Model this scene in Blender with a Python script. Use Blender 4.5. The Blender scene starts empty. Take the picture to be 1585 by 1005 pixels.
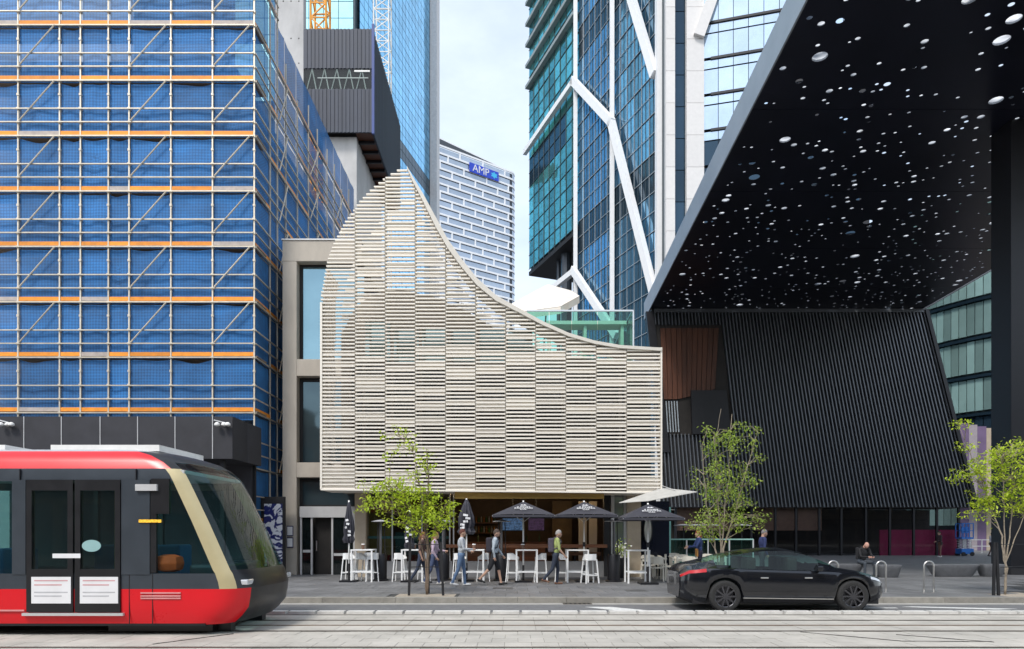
import bpy, bmesh, math, random
import numpy as np
from mathutils import Vector, Matrix

R = math.radians
random.seed(7)
rnd = random.Random(11)
scene = bpy.context.scene
col = scene.collection

# ------------------------------------------------------------------ camera, sky, sun, exposure
F, CX, HY, CH = 1057.0, 795.0, 825.0, 1.73      # focal length in photo pixels, vanishing point, eye height
def X(x, Y): return (x - CX) / F * Y             # metres across at depth Y
def Zh(y, Y): return CH + (HY - y) / F * Y       # metres up at depth Y
def P(x, y, Y): return Vector((X(x, Y), Y, Zh(y, Y)))

cam_d = bpy.data.cameras.new('camera'); cam = bpy.data.objects.new('camera', cam_d); col.objects.link(cam)
cam.location = (0, 0, CH); cam.rotation_euler = (R(90), 0, 0)
cam_d.sensor_width = 36; cam_d.lens = 24.0
cam_d.shift_x = -2.5 / 1585; cam_d.shift_y = (825 - 502.5) / 1585
cam_d.clip_start = 0.1; cam_d.clip_end = 6000
scene.camera = cam

SUN_EL, SUN_AZ = 52.0, 212.0     # azimuth clockwise from +Y (view direction): behind the camera, to its left
world = bpy.data.worlds.new('World'); scene.world = world; world.use_nodes = True
wn, wl = world.node_tree.nodes, world.node_tree.links
wn.clear()
w_out = wn.new('ShaderNodeOutputWorld'); w_bg = wn.new('ShaderNodeBackground'); w_bg.inputs['Strength'].default_value = 0.15
sky = wn.new('ShaderNodeTexSky'); sky.sky_type = 'NISHITA'; sky.sun_disc = False
sky.sun_elevation = R(SUN_EL); sky.sun_rotation = R(SUN_AZ); sky.air_density = 1.0; sky.dust_density = 1.6; sky.ozone_density = 1.2
w_tc = wn.new('ShaderNodeTexCoord')
w_map = wn.new('ShaderNodeMapping'); w_map.inputs['Scale'].default_value = (1.0, 1.0, 2.2); w_map.inputs['Location'].default_value = (0.35, 0.2, 0.1)
w_no = wn.new('ShaderNodeTexNoise'); w_no.inputs['Scale'].default_value = 2.1; w_no.inputs['Detail'].default_value = 7; w_no.inputs['Roughness'].default_value = 0.58
w_rmp = wn.new('ShaderNodeValToRGB'); w_rmp.color_ramp.elements[0].position = 0.36; w_rmp.color_ramp.elements[1].position = 0.74
w_rmp.color_ramp.elements[0].color = (0.30, 0.30, 0.30, 1); w_rmp.color_ramp.elements[1].color = (0.62, 0.62, 0.62, 1)
w_sep = wn.new('ShaderNodeSeparateXYZ')
w_low = wn.new('ShaderNodeMapRange'); w_low.inputs['From Min'].default_value = 0.02; w_low.inputs['From Max'].default_value = 0.62
w_low.inputs['To Min'].default_value = 0.95; w_low.inputs['To Max'].default_value = 0.0
w_max = wn.new('ShaderNodeMath'); w_max.operation = 'MAXIMUM'
w_mix = wn.new('ShaderNodeMixRGB'); w_mix.inputs['Color2'].default_value = (7.0, 7.6, 8.0, 1)
wl.new(w_tc.outputs['Generated'], w_map.inputs['Vector']); wl.new(w_map.outputs['Vector'], w_no.inputs['Vector'])
wl.new(w_no.outputs['Fac'], w_rmp.inputs['Fac']); wl.new(w_tc.outputs['Generated'], w_sep.inputs['Vector'])
wl.new(w_sep.outputs['Z'], w_low.inputs['Value']); wl.new(w_low.outputs['Result'], w_max.inputs[0]); wl.new(w_rmp.outputs['Color'], w_max.inputs[1])
wl.new(w_max.outputs[0], w_mix.inputs['Fac']); wl.new(sky.outputs['Color'], w_mix.inputs['Color1'])
wl.new(w_mix.outputs['Color'], w_bg.inputs['Color']); wl.new(w_bg.outputs['Background'], w_out.inputs['Surface'])

sun_d = bpy.data.lights.new('sun', 'SUN'); sun = bpy.data.objects.new('sun', sun_d); col.objects.link(sun)
sun_d.energy = 1.8; sun_d.angle = R(14); sun_d.color = (1.0, 0.96, 0.9)
_sd = Vector((math.sin(R(SUN_AZ)) * math.cos(R(SUN_EL)), math.cos(R(SUN_AZ)) * math.cos(R(SUN_EL)), math.sin(R(SUN_EL))))
sun.rotation_euler = (-_sd).to_track_quat('-Z', 'Y').to_euler(); sun.location = _sd * 60

vs = scene.view_settings
scene.display_settings.display_device = 'sRGB'
vs.view_transform = 'Standard'; vs.look = 'None'; vs.gamma = 1.0; vs.use_curve_mapping = False
vs.exposure = 0.58
scene.cycles.use_denoising = True
scene.cycles.max_bounces = 7; scene.cycles.transparent_max_bounces = 12

# ------------------------------------------------------------------ materials
MATS = {}
def mat(name, color, rough=0.7, metal=0.0, var=0.12, scale=3.0, bump=0.0, bscale=40.0, spec=0.5, stretch=(1, 1, 1), objvar=0.0, alt=None):
    """principled surface, colour broken up by world-space noise (and a per-piece random tone)"""
    if name in MATS: return MATS[name]
    m = bpy.data.materials.new(name); m.use_nodes = True
    n, l = m.node_tree.nodes, m.node_tree.links
    b = n['Principled BSDF']
    b.inputs['Roughness'].default_value = rough; b.inputs['Metallic'].default_value = metal; b.inputs['Specular IOR Level'].default_value = spec
    c = tuple(color) + (1,)
    g = n.new('ShaderNodeNewGeometry'); mp = n.new('ShaderNodeMapping'); mp.inputs['Scale'].default_value = stretch
    l.new(g.outputs['Position'], mp.inputs['Vector'])
    no = n.new('ShaderNodeTexNoise'); no.inputs['Scale'].default_value = scale; no.inputs['Detail'].default_value = 6; no.inputs['Roughness'].default_value = 0.65
    l.new(mp.outputs['Vector'], no.inputs['Vector'])
    rp = n.new('ShaderNodeValToRGB'); rp.color_ramp.elements[0].position = 0.3; rp.color_ramp.elements[1].position = 0.7
    if alt is None:
        rp.color_ramp.elements[0].color = tuple(x * (1 - var) for x in color) + (1,)
        rp.color_ramp.elements[1].color = tuple(min(1, x * (1 + var)) for x in color) + (1,)
    else:
        rp.color_ramp.elements[0].color = c; rp.color_ramp.elements[1].color = tuple(alt) + (1,)
    l.new(no.outputs['Fac'], rp.inputs['Fac'])
    out = rp.outputs['Color']
    if objvar:
        oi = n.new('ShaderNodeObjectInfo'); mr = n.new('ShaderNodeMapRange'); mr.inputs['To Min'].default_value = 1 - objvar; mr.inputs['To Max'].default_value = 1 + objvar
        l.new(oi.outputs['Random'], mr.inputs['Value'])
        mx = n.new('ShaderNodeVectorMath'); mx.operation = 'SCALE'
        l.new(out, mx.inputs[0]); l.new(mr.outputs['Result'], mx.inputs['Scale']); out = mx.outputs['Vector']
    l.new(out, b.inputs['Base Color'])
    rr = n.new('ShaderNodeMapRange'); rr.inputs['To Min'].default_value = max(0, rough - 0.08); rr.inputs['To Max'].default_value = min(1, rough + 0.08)
    l.new(no.outputs['Fac'], rr.inputs['Value']); l.new(rr.outputs['Result'], b.inputs['Roughness'])
    if bump:
        n2 = n.new('ShaderNodeTexNoise'); n2.inputs['Scale'].default_value = bscale; n2.inputs['Detail'].default_value = 4
        l.new(mp.outputs['Vector'], n2.inputs['Vector'])
        bp = n.new('ShaderNodeBump'); bp.inputs['Strength'].default_value = bump; bp.inputs['Distance'].default_value = 0.02
        l.new(n2.outputs['Fac'], bp.inputs['Height']); l.new(bp.outputs['Normal'], b.inputs['Normal'])
    MATS[name] = m
    return m

def glass(name, tint, see=0.35, rough=0.03, ior=1.5):
    """window glass: mirror-like sheen over a tinted see-through body"""
    if name in MATS: return MATS[name]
    m = bpy.data.materials.new(name); m.use_nodes = True
    n, l = m.node_tree.nodes, m.node_tree.links
    n.remove(n['Principled BSDF']); o = n['Material Output']
    fr = n.new('ShaderNodeFresnel'); fr.inputs['IOR'].default_value = ior
    gl = n.new('ShaderNodeBsdfGlossy'); gl.inputs['Roughness'].default_value = rough
    tr = n.new('ShaderNodeBsdfTransparent'); tr.inputs['Color'].default_value = tuple(tint) + (1,)
    df = n.new('ShaderNodeBsdfDiffuse'); df.inputs['Color'].default_value = tuple(x * 0.03 for x in tint) + (1,)
    m1 = n.new('ShaderNodeMixShader'); m1.inputs['Fac'].default_value = see
    l.new(df.outputs[0], m1.inputs[1]); l.new(tr.outputs[0], m1.inputs[2])
    m2 = n.new('ShaderNodeMixShader')
    gm = n.new('ShaderNodeNewGeometry'); sb_ = n.new('ShaderNodeMath'); sb_.operation = 'SUBTRACT'; sb_.inputs[0].default_value = 1.0; ml = n.new('ShaderNodeMath'); ml.operation = 'MULTIPLY'
    l.new(gm.outputs['Backfacing'], sb_.inputs[1]); l.new(sb_.outputs[0], ml.inputs[0]); l.new(fr.outputs[0], ml.inputs[1])
    l.new(ml.outputs[0], m2.inputs['Fac']); l.new(m1.outputs[0], m2.inputs[1]); l.new(gl.outputs[0], m2.inputs[2])
    l.new(m2.outputs[0], o.inputs['Surface'])
    MATS[name] = m
    return m

def mirror_glass(name, color, rough=0.05, metal=0.75, var=0.25, wav=0.15):
    """coated tower glazing: coloured reflection, slightly wavy, tone changing from pane to pane"""
    m = mat(name, color, rough, metal, var=0.10, scale=0.4, objvar=var)
    n, l = m.node_tree.nodes, m.node_tree.links
    b = n['Principled BSDF']
    for lk in list(l):
        if lk.to_socket == b.inputs['Roughness']: l.remove(lk)
    b.inputs['Roughness'].default_value = rough
    g = n.new('ShaderNodeNewGeometry'); no = n.new('ShaderNodeTexNoise'); no.inputs['Scale'].default_value = 0.7; no.inputs['Detail'].default_value = 1
    l.new(g.outputs['Position'], no.inputs['Vector'])
    bp = n.new('ShaderNodeBump'); bp.inputs['Strength'].default_value = wav; bp.inputs['Distance'].default_value = 0.05
    l.new(no.outputs['Fac'], bp.inputs['Height']); l.new(bp.outputs['Normal'], b.inputs['Normal'])
    return m

def emit(name, color, s):
    if name in MATS: return MATS[name]
    m = bpy.data.materials.new(name); m.use_nodes = True
    b = m.node_tree.nodes['Principled BSDF']
    no = m.node_tree.nodes.new('ShaderNodeTexNoise'); no.inputs['Scale'].default_value = 9
    rp = m.node_tree.nodes.new('ShaderNodeValToRGB')
    rp.color_ramp.elements[0].color = tuple(c * 0.35 for c in color) + (1,); rp.color_ramp.elements[1].color = tuple(color) + (1,)
    rp.color_ramp.elements[0].position = 0.38; rp.color_ramp.elements[1].position = 0.6
    m.node_tree.links.new(no.outputs['Fac'], rp.inputs['Fac'])
    m.node_tree.links.new(rp.outputs['Color'], b.inputs['Emission Color']); b.inputs['Emission Strength'].default_value = s
    b.inputs['Base Color'].default_value = (0.01, 0.01, 0.01, 1); b.inputs['Roughness'].default_value = 0.2
    MATS[name] = m
    return m

M_asphalt = mat('asphalt', (0.15, 0.15, 0.153), 0.9, var=0.18, scale=5, bump=0.5, bscale=160)
M_track = mat('track_concrete', (0.43, 0.405, 0.36), 0.85, var=0.2, scale=0.9, bump=0.3, bscale=90, objvar=0.035)
M_trackbed = mat('track_joint', (0.31, 0.29, 0.26), 0.95, var=0.2)
M_rail = mat('rail_steel', (0.10, 0.085, 0.07), 0.5, 0.6, var=0.25, scale=8)
M_groove = mat('rail_groove', (0.035, 0.033, 0.03), 0.9, var=0.4, scale=10)
M_stonekerb = mat('kerb_stone', (0.25, 0.235, 0.205), 0.8, var=0.22, scale=4, bump=0.3, bscale=50, objvar=0.1)
M_paver = mat('footpath_granite', (0.16, 0.16, 0.163), 0.55, var=0.24, scale=0.8, bump=0.25, bscale=120, objvar=0.13)
M_joint = mat('footpath_joint', (0.05, 0.05, 0.05), 0.9)
M_white = mat('white_paint', (0.78, 0.77, 0.74), 0.6, var=0.06, scale=6)
M_mark = mat('road_marking', (0.62, 0.62, 0.60), 0.75, var=0.2, scale=14)
M_slat = mat('cream_terracotta', (0.77, 0.715, 0.625), 0.55, var=0.02, scale=3, objvar=0.05)
M_ribbon = mat('cream_metal', (0.60, 0.56, 0.49), 0.5, var=0.06, scale=2)
M_post = mat('cream_post', (0.50, 0.47, 0.41), 0.6, var=0.08)
M_inner = mat('inner_render', (0.33, 0.29, 0.245), 0.8, var=0.10, scale=1.5)
M_conc = mat('pale_concrete', (0.43, 0.385, 0.325), 0.8, var=0.14, scale=1.3, bump=0.15, bscale=25, stretch=(1, 1, 0.35))
M_greyconc = mat('raw_concrete', (0.47, 0.46, 0.45), 0.9, var=0.16, scale=0.8, bump=0.2, bscale=10, stretch=(1, 1, 0.5))
M_sand = mat('sandstone', (0.40, 0.33, 0.245), 0.8, var=0.12, scale=2, bump=0.2, bscale=30)
M_black = mat('black_metal', (0.009, 0.009, 0.012), 0.42, 0.1, var=0.25, scale=3)
M_blackm = mat('black_matt', (0.012, 0.012, 0.014), 0.7, var=0.3, scale=3)
M_soffit = mat('canopy_soffit', (0.007, 0.008, 0.016), 0.35, 0.0, var=0.35, scale=0.25, spec=0.35)
M_fascia = mat('canopy_fascia', (0.34, 0.37, 0.41), 0.4, 0.45, var=0.12, scale=0.6)
M_batten = mat('dark_batten', (0.135, 0.145, 0.16), 0.38, 0.4, var=0.12, scale=1.2)
M_hoard = mat('hoarding_ply', (0.028, 0.028, 0.034), 0.65, var=0.3, scale=1.5, bump=0.1, objvar=0.2)
M_tube = mat('galvanised_tube', (0.60, 0.53, 0.42), 0.42, 0.35, var=0.15, scale=6, objvar=0.12)
M_orange = mat('orange_toeboard', (0.78, 0.27, 0.02), 0.6, var=0.18, scale=4, objvar=0.18)
M_greyboard = mat('grey_toeboard', (0.42, 0.36, 0.32), 0.7, var=0.2, scale=4)
M_bluebox = mat('dark_cladding', (0.034, 0.040, 0.056), 0.5, 0.3, var=0.15, scale=1, objvar=0.12)
M_bluetrim = mat('blue_trim', (0.03, 0.06, 0.22), 0.5)
M_timber = mat('rust_timber', (0.085, 0.028, 0.012), 0.5, var=0.4, scale=2.0, stretch=(6, 6, 0.4), objvar=0.2)
M_timberdk = mat('bar_timber', (0.17, 0.07, 0.035), 0.45, var=0.3, scale=3, stretch=(0.4, 6, 6))
M_gold = mat('gold_bulkhead', (0.52, 0.33, 0.08), 0.5, var=0.1)
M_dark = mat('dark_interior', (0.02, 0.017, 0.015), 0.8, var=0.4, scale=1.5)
M_steel = mat('brushed_steel', (0.62, 0.61, 0.59), 0.3, 0.9, var=0.06)
M_alu = mat('light_aluminium', (0.55, 0.55, 0.55), 0.45, 0.3, var=0.06)
M_stonebench = mat('bluestone', (0.11, 0.113, 0.12), 0.5, var=0.2, scale=6, bump=0.2, bscale=60)
M_furn = mat('white_furniture', (0.80, 0.80, 0.79), 0.45, var=0.04)
M_cream = mat('cream_furniture', (0.74, 0.70, 0.60), 0.5, var=0.06)
M_umb = mat('black_canvas', (0.040, 0.040, 0.052), 0.8, var=0.18, scale=5)
M_ivory = mat('ivory_canvas', (0.70, 0.66, 0.58), 0.8, var=0.08, scale=4)
M_bark = mat('bark', (0.17, 0.125, 0.09), 0.9, var=0.3, scale=14, bump=0.4, bscale=60)
M_barkpale = mat('pale_bark', (0.30, 0.25, 0.19), 0.9, var=0.3, scale=14, bump=0.4, bscale=60)
M_red = mat('tram_red', (0.66, 0.004, 0.012), 0.3, var=0.05, scale=1)
M_tgrey = mat('tram_grey', (0.045, 0.055, 0.068), 0.35, 0.2, var=0.08)
M_tblack = mat('tram_black', (0.010, 0.010, 0.012), 0.35, var=0.2)
M_champ = mat('tram_champagne', (0.52, 0.44, 0.25), 0.35, 0.25, var=0.06)
M_tglass = glass('tram_glass', (0.50, 0.78, 0.78), 0.82)
M_winglass = glass('dark_window', (0.45, 0.6, 0.62), 0.45)
M_shop = glass('shop_glass', (0.8, 0.85, 0.84), 0.86)
M_bal = glass('balustrade_glass', (0.55, 0.86, 0.78), 0.92)
M_cglass = glass('car_glass', (0.55, 0.80, 0.75), 0.9)
M_cpaint = mat('car_paint', (0.006, 0.007, 0.010), 0.16, 0.0, var=0.08, spec=0.5)
M_cpaint.node_tree.nodes['Principled BSDF'].inputs['Coat Weight'].default_value = 0.5
M_rubber = mat('rubber', (0.02, 0.02, 0.02), 0.85)
M_rim = mat('alloy_rim', (0.10, 0.10, 0.11), 0.35, 0.8)
M_tail = mat('tail_lamp', (0.45, 0.01, 0.015), 0.2, var=0.05)
M_lamp = mat('head_lamp', (0.6, 0.62, 0.65), 0.15, 0.3, var=0.05)
M_notice = mat('white_notice', (0.74, 0.74, 0.75), 0.6, var=0.05)
M_navy = mat('navy_frame', (0.02, 0.02, 0.10), 0.5)
M_yellow = mat('crane_yellow', (0.72, 0.30, 0.02), 0.5, var=0.12)
M_blue = mat('lift_blue', (0.02, 0.15, 0.50), 0.45)

def netting():
    m = mat('debris_netting', (0.022, 0.145, 0.38), 0.75, var=0.30, scale=0.7, objvar=0.16, stretch=(1, 1, 1.8), bump=0.18, bscale=3.5)
    n, l = m.node_tree.nodes, m.node_tree.links
    b = n['Principled BSDF']
    g = n.new('ShaderNodeNewGeometry'); mp = n.new('ShaderNodeMapping'); mp.inputs['Rotation'].default_value = (0, R(45), 0)
    l.new(g.outputs['Position'], mp.inputs['Vector'])
    ck = n.new('ShaderNodeTexChecker'); ck.inputs['Scale'].default_value = 13.0
    ck.inputs['Color1'].default_value = (0.78, 0.78, 0.78, 1); ck.inputs['Color2'].default_value = (1.18, 1.18, 1.18, 1)
    l.new(mp.outputs['Vector'], ck.inputs['Vector'])
    old = [k for k in l if k.to_socket == b.inputs['Base Color']][0]; src = old.from_socket; l.remove(old)
    mx = n.new('ShaderNodeVectorMath'); mx.operation = 'MULTIPLY'
    l.new(src, mx.inputs[0]); l.new(ck.outputs['Color'], mx.inputs[1]); l.new(mx.outputs['Vector'], b.inputs['Base Color'])
    # woven net: a little light and view pass through
    tr = n.new('ShaderNodeBsdfTransparent'); ms = n.new('ShaderNodeMixShader'); ms.inputs['Fac'].default_value = 0.15
    o = n['Material Output']; l.new(b.outputs[0], ms.inputs[1]); l.new(tr.outputs[0], ms.inputs[2]); l.new(ms.outputs[0], o.inputs['Surface'])
    return m
M_net = netting()
M_gdark = mirror_glass('shopfront_glass', (0.03, 0.04, 0.045), 0.08, 0.3, 0.3, 0.1)

def leaf_mat(name, c1, c2):
    m = mat(name, c1, 0.5, var=0.1, scale=2.6, alt=c2)
    n, l = m.node_tree.nodes, m.node_tree.links
    b = n['Principled BSDF']; o = n['Material Output']
    src = [k for k in l if k.to_socket == b.inputs['Base Color']][0].from_socket
    t = n.new('ShaderNodeBsdfTranslucent'); l.new(src, t.inputs['Color'])
    ms = n.new('ShaderNodeMixShader'); ms.inputs['Fac'].default_value = 0.5
    l.new(b.outputs[0], ms.inputs[1]); l.new(t.outputs[0], ms.inputs[2]); l.new(ms.outputs[0], o.inputs['Surface'])
    return m
M_leaf = leaf_mat('spring_leaf', (0.36, 0.52, 0.03), (0.66, 0.74, 0.07))
M_leaf2 = leaf_mat('summer_leaf', (0.24, 0.40, 0.035), (0.52, 0.60, 0.13))

# ------------------------------------------------------------------ mesh helpers
ORG = {}
def tag(o, label=None, cat=None, group=None, kind=None):
    if label: o['label'] = label
    if cat: o['category'] = cat
    if group: o['group'] = group
    if kind: o['kind'] = kind
    return o
def thing(name, loc, label, cat, group=None):
    o = bpy.data.objects.new(name, None); o.empty_display_size = 0.2
    o.location = loc; col.objects.link(o); ORG[o] = Vector(loc)
    return tag(o, label, cat, group)
def org(o): return ORG.get(o, Vector((0, 0, 0)))

class MB:
    def __init__(s): s.v = []; s.f = []; s.mi = []
    def quad(s, a, b, c, d, m=0):
        i = len(s.v); s.v += [tuple(a), tuple(b), tuple(c), tuple(d)]; s.f.append((i, i + 1, i + 2, i + 3)); s.mi.append(m); return s
    def box(s, x0, x1, y0, y1, z0, z1, m=0):
        i = len(s.v)
        s.v += [(x0, y0, z0), (x1, y0, z0), (x1, y1, z0), (x0, y1, z0), (x0, y0, z1), (x1, y0, z1), (x1, y1, z1), (x0, y1, z1)]
        for q in ((0, 3, 2, 1), (4, 5, 6, 7), (0, 1, 5, 4), (1, 2, 6, 5), (2, 3, 7, 6), (3, 0, 4, 7)):
            s.f.append(tuple(i + k for k in q)); s.mi.append(m)
        return s
    def obox(s, c, size, mtx, m=0):
        i = len(s.v); hx, hy, hz = size[0] / 2, size[1] / 2, size[2] / 2
        for p in ((-hx, -hy, -hz), (hx, -hy, -hz), (hx, hy, -hz), (-hx, hy, -hz), (-hx, -hy, hz), (hx, -hy, hz), (hx, hy, hz), (-hx, hy, hz)):
            s.v.append(tuple(Vector(c) + mtx @ Vector(p)))
        for q in ((0, 3, 2, 1), (4, 5, 6, 7), (0, 1, 5, 4), (1, 2, 6, 5), (2, 3, 7, 6), (3, 0, 4, 7)):
            s.f.append(tuple(i + k for k in q)); s.mi.append(m)
        return s
    def bar(s, a, b, w, h, m=0, up=(0, 0, 1)):
        """square bar from a to b"""
        a, b = Vector(a), Vector(b); d = (b - a); L = d.length
        if L < 1e-6: return s
        z = d / L; upv = Vector(up)
        if abs(z.dot(upv)) > 0.98: upv = Vector((0, 1, 0)) if abs(z.y) < 0.9 else Vector((1, 0, 0))
        x = upv.cross(z).normalized(); y = z.cross(x)
        return s.obox((a + b) / 2, (w, h, L), Matrix((x, y, z)).transposed(), m)
    def tube(s, pts, rad, n=8, m=0, cap=True):
        pts = [Vector(p) for p in pts]
        if not isinstance(rad, (list, tuple)): rad = [rad] * len(pts)
        rings = []; prevx = None
        for k, p in enumerate(pts):
            d = (pts[min(k + 1, len(pts) - 1)] - pts[max(k - 1, 0)]).normalized()
            if prevx is None:
                ref = Vector((0, 0, 1)) if abs(d.z) < 0.9 else Vector((1, 0, 0))
                x = d.cross(ref).normalized()
            else:
                x = (prevx - d * prevx.dot(d))
                x = x.normalized() if x.length > 1e-6 else d.orthogonal().normalized()
            prevx = x; y = d.cross(x)
            i = len(s.v)
            for j in range(n):
                a = 2 * math.pi * j / n
                s.v.append(tuple(p + (x * math.cos(a) + y * math.sin(a)) * rad[k]))
            rings.append(i)
        for k in range(len(rings) - 1):
            a, b = rings[k], rings[k + 1]
            for j in range(n):
                j2 = (j + 1) % n
                s.f.append((a + j, a + j2, b + j2, b + j)); s.mi.append(m)
        if cap:
            s.f.append(tuple(rings[0] + j for j in reversed(range(n)))); s.mi.append(m)
            s.f.append(tuple(rings[-1] + j for j in range(n))); s.mi.append(m)
        return s
    def lathe(s, c, prof, n=20, m=0):
        """prof: list of (radius, z) from bottom to top about the vertical through c"""
        c = Vector(c); st = len(s.v)
        for r, z in prof:
            for j in range(n):
                a = 2 * math.pi * j / n
                s.v.append((c.x + r * math.cos(a), c.y + r * math.sin(a), c.z + z))
        for k in range(len(prof) - 1):
            for j in range(n):
                j2 = (j + 1) % n
                s.f.append((st + k * n + j, st + k * n + j2, st + (k + 1) * n + j2, st + (k + 1) * n + j)); s.mi.append(m)
        s.f.append(tuple(st + j for j in reversed(range(n)))); s.mi.append(m)
        e = st + (len(prof) - 1) * n
        s.f.append(tuple(e + j for j in range(n))); s.mi.append(m)
        return s
    def prism(s, poly, off, m=0):
        """closed planar polygon (3-D points) pushed by the vector off"""
        poly = [Vector(p) for p in poly]; off = Vector(off); i = len(s.v); n = len(poly)
        s.v += [tuple(p) for p in poly] + [tuple(p + off) for p in poly]
        s.f.append(tuple(range(i, i + n))); s.mi.append(m)
        s.f.append(tuple(reversed(range(i + n, i + 2 * n)))); s.mi.append(m)
        for k in range(n):
            k2 = (k + 1) % n
            s.f.append((i + k, i + n + k, i + n + k2, i + k2)); s.mi.append(m)
        return s
    def strip(s, top, bot, off, m=0):
        """ribbon between two polylines, given thickness by off (a chain of hexahedra sharing walls)"""
        off = Vector(off)
        i = len(s.v); n = len(top)
        s.v += [tuple(Vector(p)) for p in top] + [tuple(Vector(p)) for p in bot] + [tuple(Vector(p) + off) for p in top] + [tuple(Vector(p) + off) for p in bot]
        for k in range(n - 1):
            a, b, c, d = i + k, i + n + k, i + 2 * n + k, i + 3 * n + k
            for q in ((a, b, b + 1, a + 1), (c, c + 1, d + 1, d), (a, a + 1, c + 1, c), (b, d, d + 1, b + 1)):
                s.f.append(q); s.mi.append(m)
        for k in (0, n - 1):
            s.f.append((i + k, i + 2 * n + k, i + 3 * n + k, i + n + k)); s.mi.append(m)
        return s
    def build(s, name, mats, parent=None, smooth=False, bevel=0.0, auto=None, weld=False):
        o_ = org(parent) if parent else Vector((0, 0, 0))
        me = bpy.data.meshes.new(name)
        me.from_pydata([(a - o_.x, b - o_.y, c - o_.z) for a, b, c in s.v], [], s.f)
        if not isinstance(mats, (list, tuple)): mats = [mats]
        for mm in mats: me.materials.append(mm)
        if len(mats) > 1: me.polygons.foreach_set('material_index', s.mi)
        bm = bmesh.new(); bm.from_mesh(me)
        if weld:
            bmesh.ops.remove_doubles(bm, verts=bm.verts, dist=1e-4); bmesh.ops.delete(bm, geom=[v for v in bm.verts if not v.link_faces], context='VERTS')
        bmesh.ops.recalc_face_normals(bm, faces=bm.faces)
        if bevel: bmesh.ops.bevel(bm, geom=list(bm.edges), offset=bevel, segments=2, affect='EDGES', profile=0.6, clamp_overlap=True)
        bm.to_mesh(me); bm.free()
        if smooth: me.shade_smooth()
        o = bpy.data.objects.new(name, me); col.objects.link(o)
        if auto is not None:
            for p in me.polygons: p.use_smooth = True
            me.set_sharp_from_angle(angle=R(auto))
        if parent: o.parent = parent; ORG[o] = o_
        return o

UNIT = {}
def piece(name, parent, c, size, m, rot=(0, 0, 0)):
    """a box piece sharing one unit-cube mesh per material"""
    k = m.name
    if k not in UNIT:
        b = MB().box(-.5, .5, -.5, .5, -.5, .5); me = bpy.data.meshes.new('unit_' + k)
        me.from_pydata(b.v, [], b.f); me.materials.append(m); UNIT[k] = me
    o = bpy.data.objects.new(name, UNIT[k]); col.objects.link(o)
    if parent: o.parent = parent; c = Vector(c) - org(parent)
    o.location = c; o.scale = size; o.rotation_euler = rot
    return o
def piece2(name, parent, x0, x1, y0, y1, z0, z1, m):
    return piece(name, parent, ((x0 + x1) / 2, (y0 + y1) / 2, (z0 + z1) / 2), (abs(x1 - x0), abs(y1 - y0), abs(z1 - z0)), m)

def copy_tree(o, parent=None):
    c = o.copy(); col.objects.link(c)
    if parent: c.parent = parent
    for ch in list(o.children): copy_tree(ch, c)
    return c
def place(o, loc, rz=0.0, label=None, scale=None):
    o.location = loc; o.rotation_euler = (0, 0, rz)
    if scale: o.scale = (scale,) * 3
    if label: o['label'] = label
    ORG[o] = Vector(loc)
    return o
def struct(o): return tag(o, kind='structure')
def text(name, s, m, size, parent, loc, rot, depth=0.004, sx=1.0, align='CENTER', space=0.9):
    cu = bpy.data.curves.new(name, 'FONT'); cu.body = s; cu.size = size; cu.extrude = depth; cu.align_x = align; cu.align_y = 'CENTER'; cu.space_line = space
    cu.resolution_u = 3
    t = bpy.data.objects.new(name, cu); col.objects.link(t)
    bpy.context.view_layer.update()
    me = bpy.data.meshes.new_from_object(t.evaluated_get(bpy.context.evaluated_depsgraph_get()))
    bpy.data.objects.remove(t)
    me.materials.clear(); me.materials.append(m)
    o = bpy.data.objects.new(name, me); col.objects.link(o)
    if parent: o.parent = parent
    o.location = Vector(loc) - (org(parent) if parent else Vector()); o.rotation_euler = rot; o.scale = (sx, 1, 1)
    return o

# ------------------------------------------------------------------ ground, road, tracks, footpath
FP = 0.13                                           # footpath level
g = MB().quad((-3000, -1500, -0.05), (3000, -1500, -0.05), (3000, 4500, -0.05), (-3000, 4500, -0.05)).build('ground', M_asphalt); struct(g)

KY = 16.78
lane = MB().box(-70, 70, 14.72, KY, -0.04, 0.0).build('road', M_asphalt); struct(lane)
bed = MB().box(-70, 70, -30, 14.72, -0.045, -0.012).build('track_bed', M_trackbed); struct(bed)
RAILS = [13.53, 12.05, 10.33, 8.85]; SLOT = 12.79
# light concrete setts: nearest ones singly, the rest as one mesh
setts = []
rows = [(9.0, 9.6), (9.6, 10.20)]
def rows_between(a, b, n): return [(a + (b - a) * k / n, a + (b - a) * (k + 1) / n) for k in range(n)]
zones = [(8.93, 10.25, 3), (10.41, 11.97, 4), (12.13, 12.72, 1), (12.86, 13.45, 1), (13.61, 14.35, 2)]
for a, b, n in zones:
    w = 0.42 if a < 12 else 0.6
    for ri, (r0, r1) in enumerate(rows_between(a, b, n)):
        x = -14 + (w / 2 if ri % 2 else 0)
        while x < 14:
            setts.append((x, x + w, r0, r1)); x += w
def sett_seen(s):
    Yc = (s[2] + s[3]) / 2; px = (s[0] + s[1]) / 2 / Yc * F + CX
    return -30 < px < 1620 and Yc > 10.0 and not (px < 400 and Yc > 11.5)
vis = sorted([s for s in setts if sett_seen(s)], key=lambda s: s[2])
solo = set(vis[:290])
rest = MB()
for s in setts:
    x0, x1, y0, y1 = s[0] + .004, s[1] - .004, s[2] + .004, s[3] - .004
    dz = rnd.uniform(-.003, .001)
    if s in solo: piece2('paving_slab', bed, x0, x1, y0, y1, -0.05, dz, M_track)
    else: rest.box(x0, x1, y0, y1, -0.05, dz)
far = MB()
for a, b in ((-30, 8.77), ):
    far.box(-70, 70, a, b, -0.05, -0.002)
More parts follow.
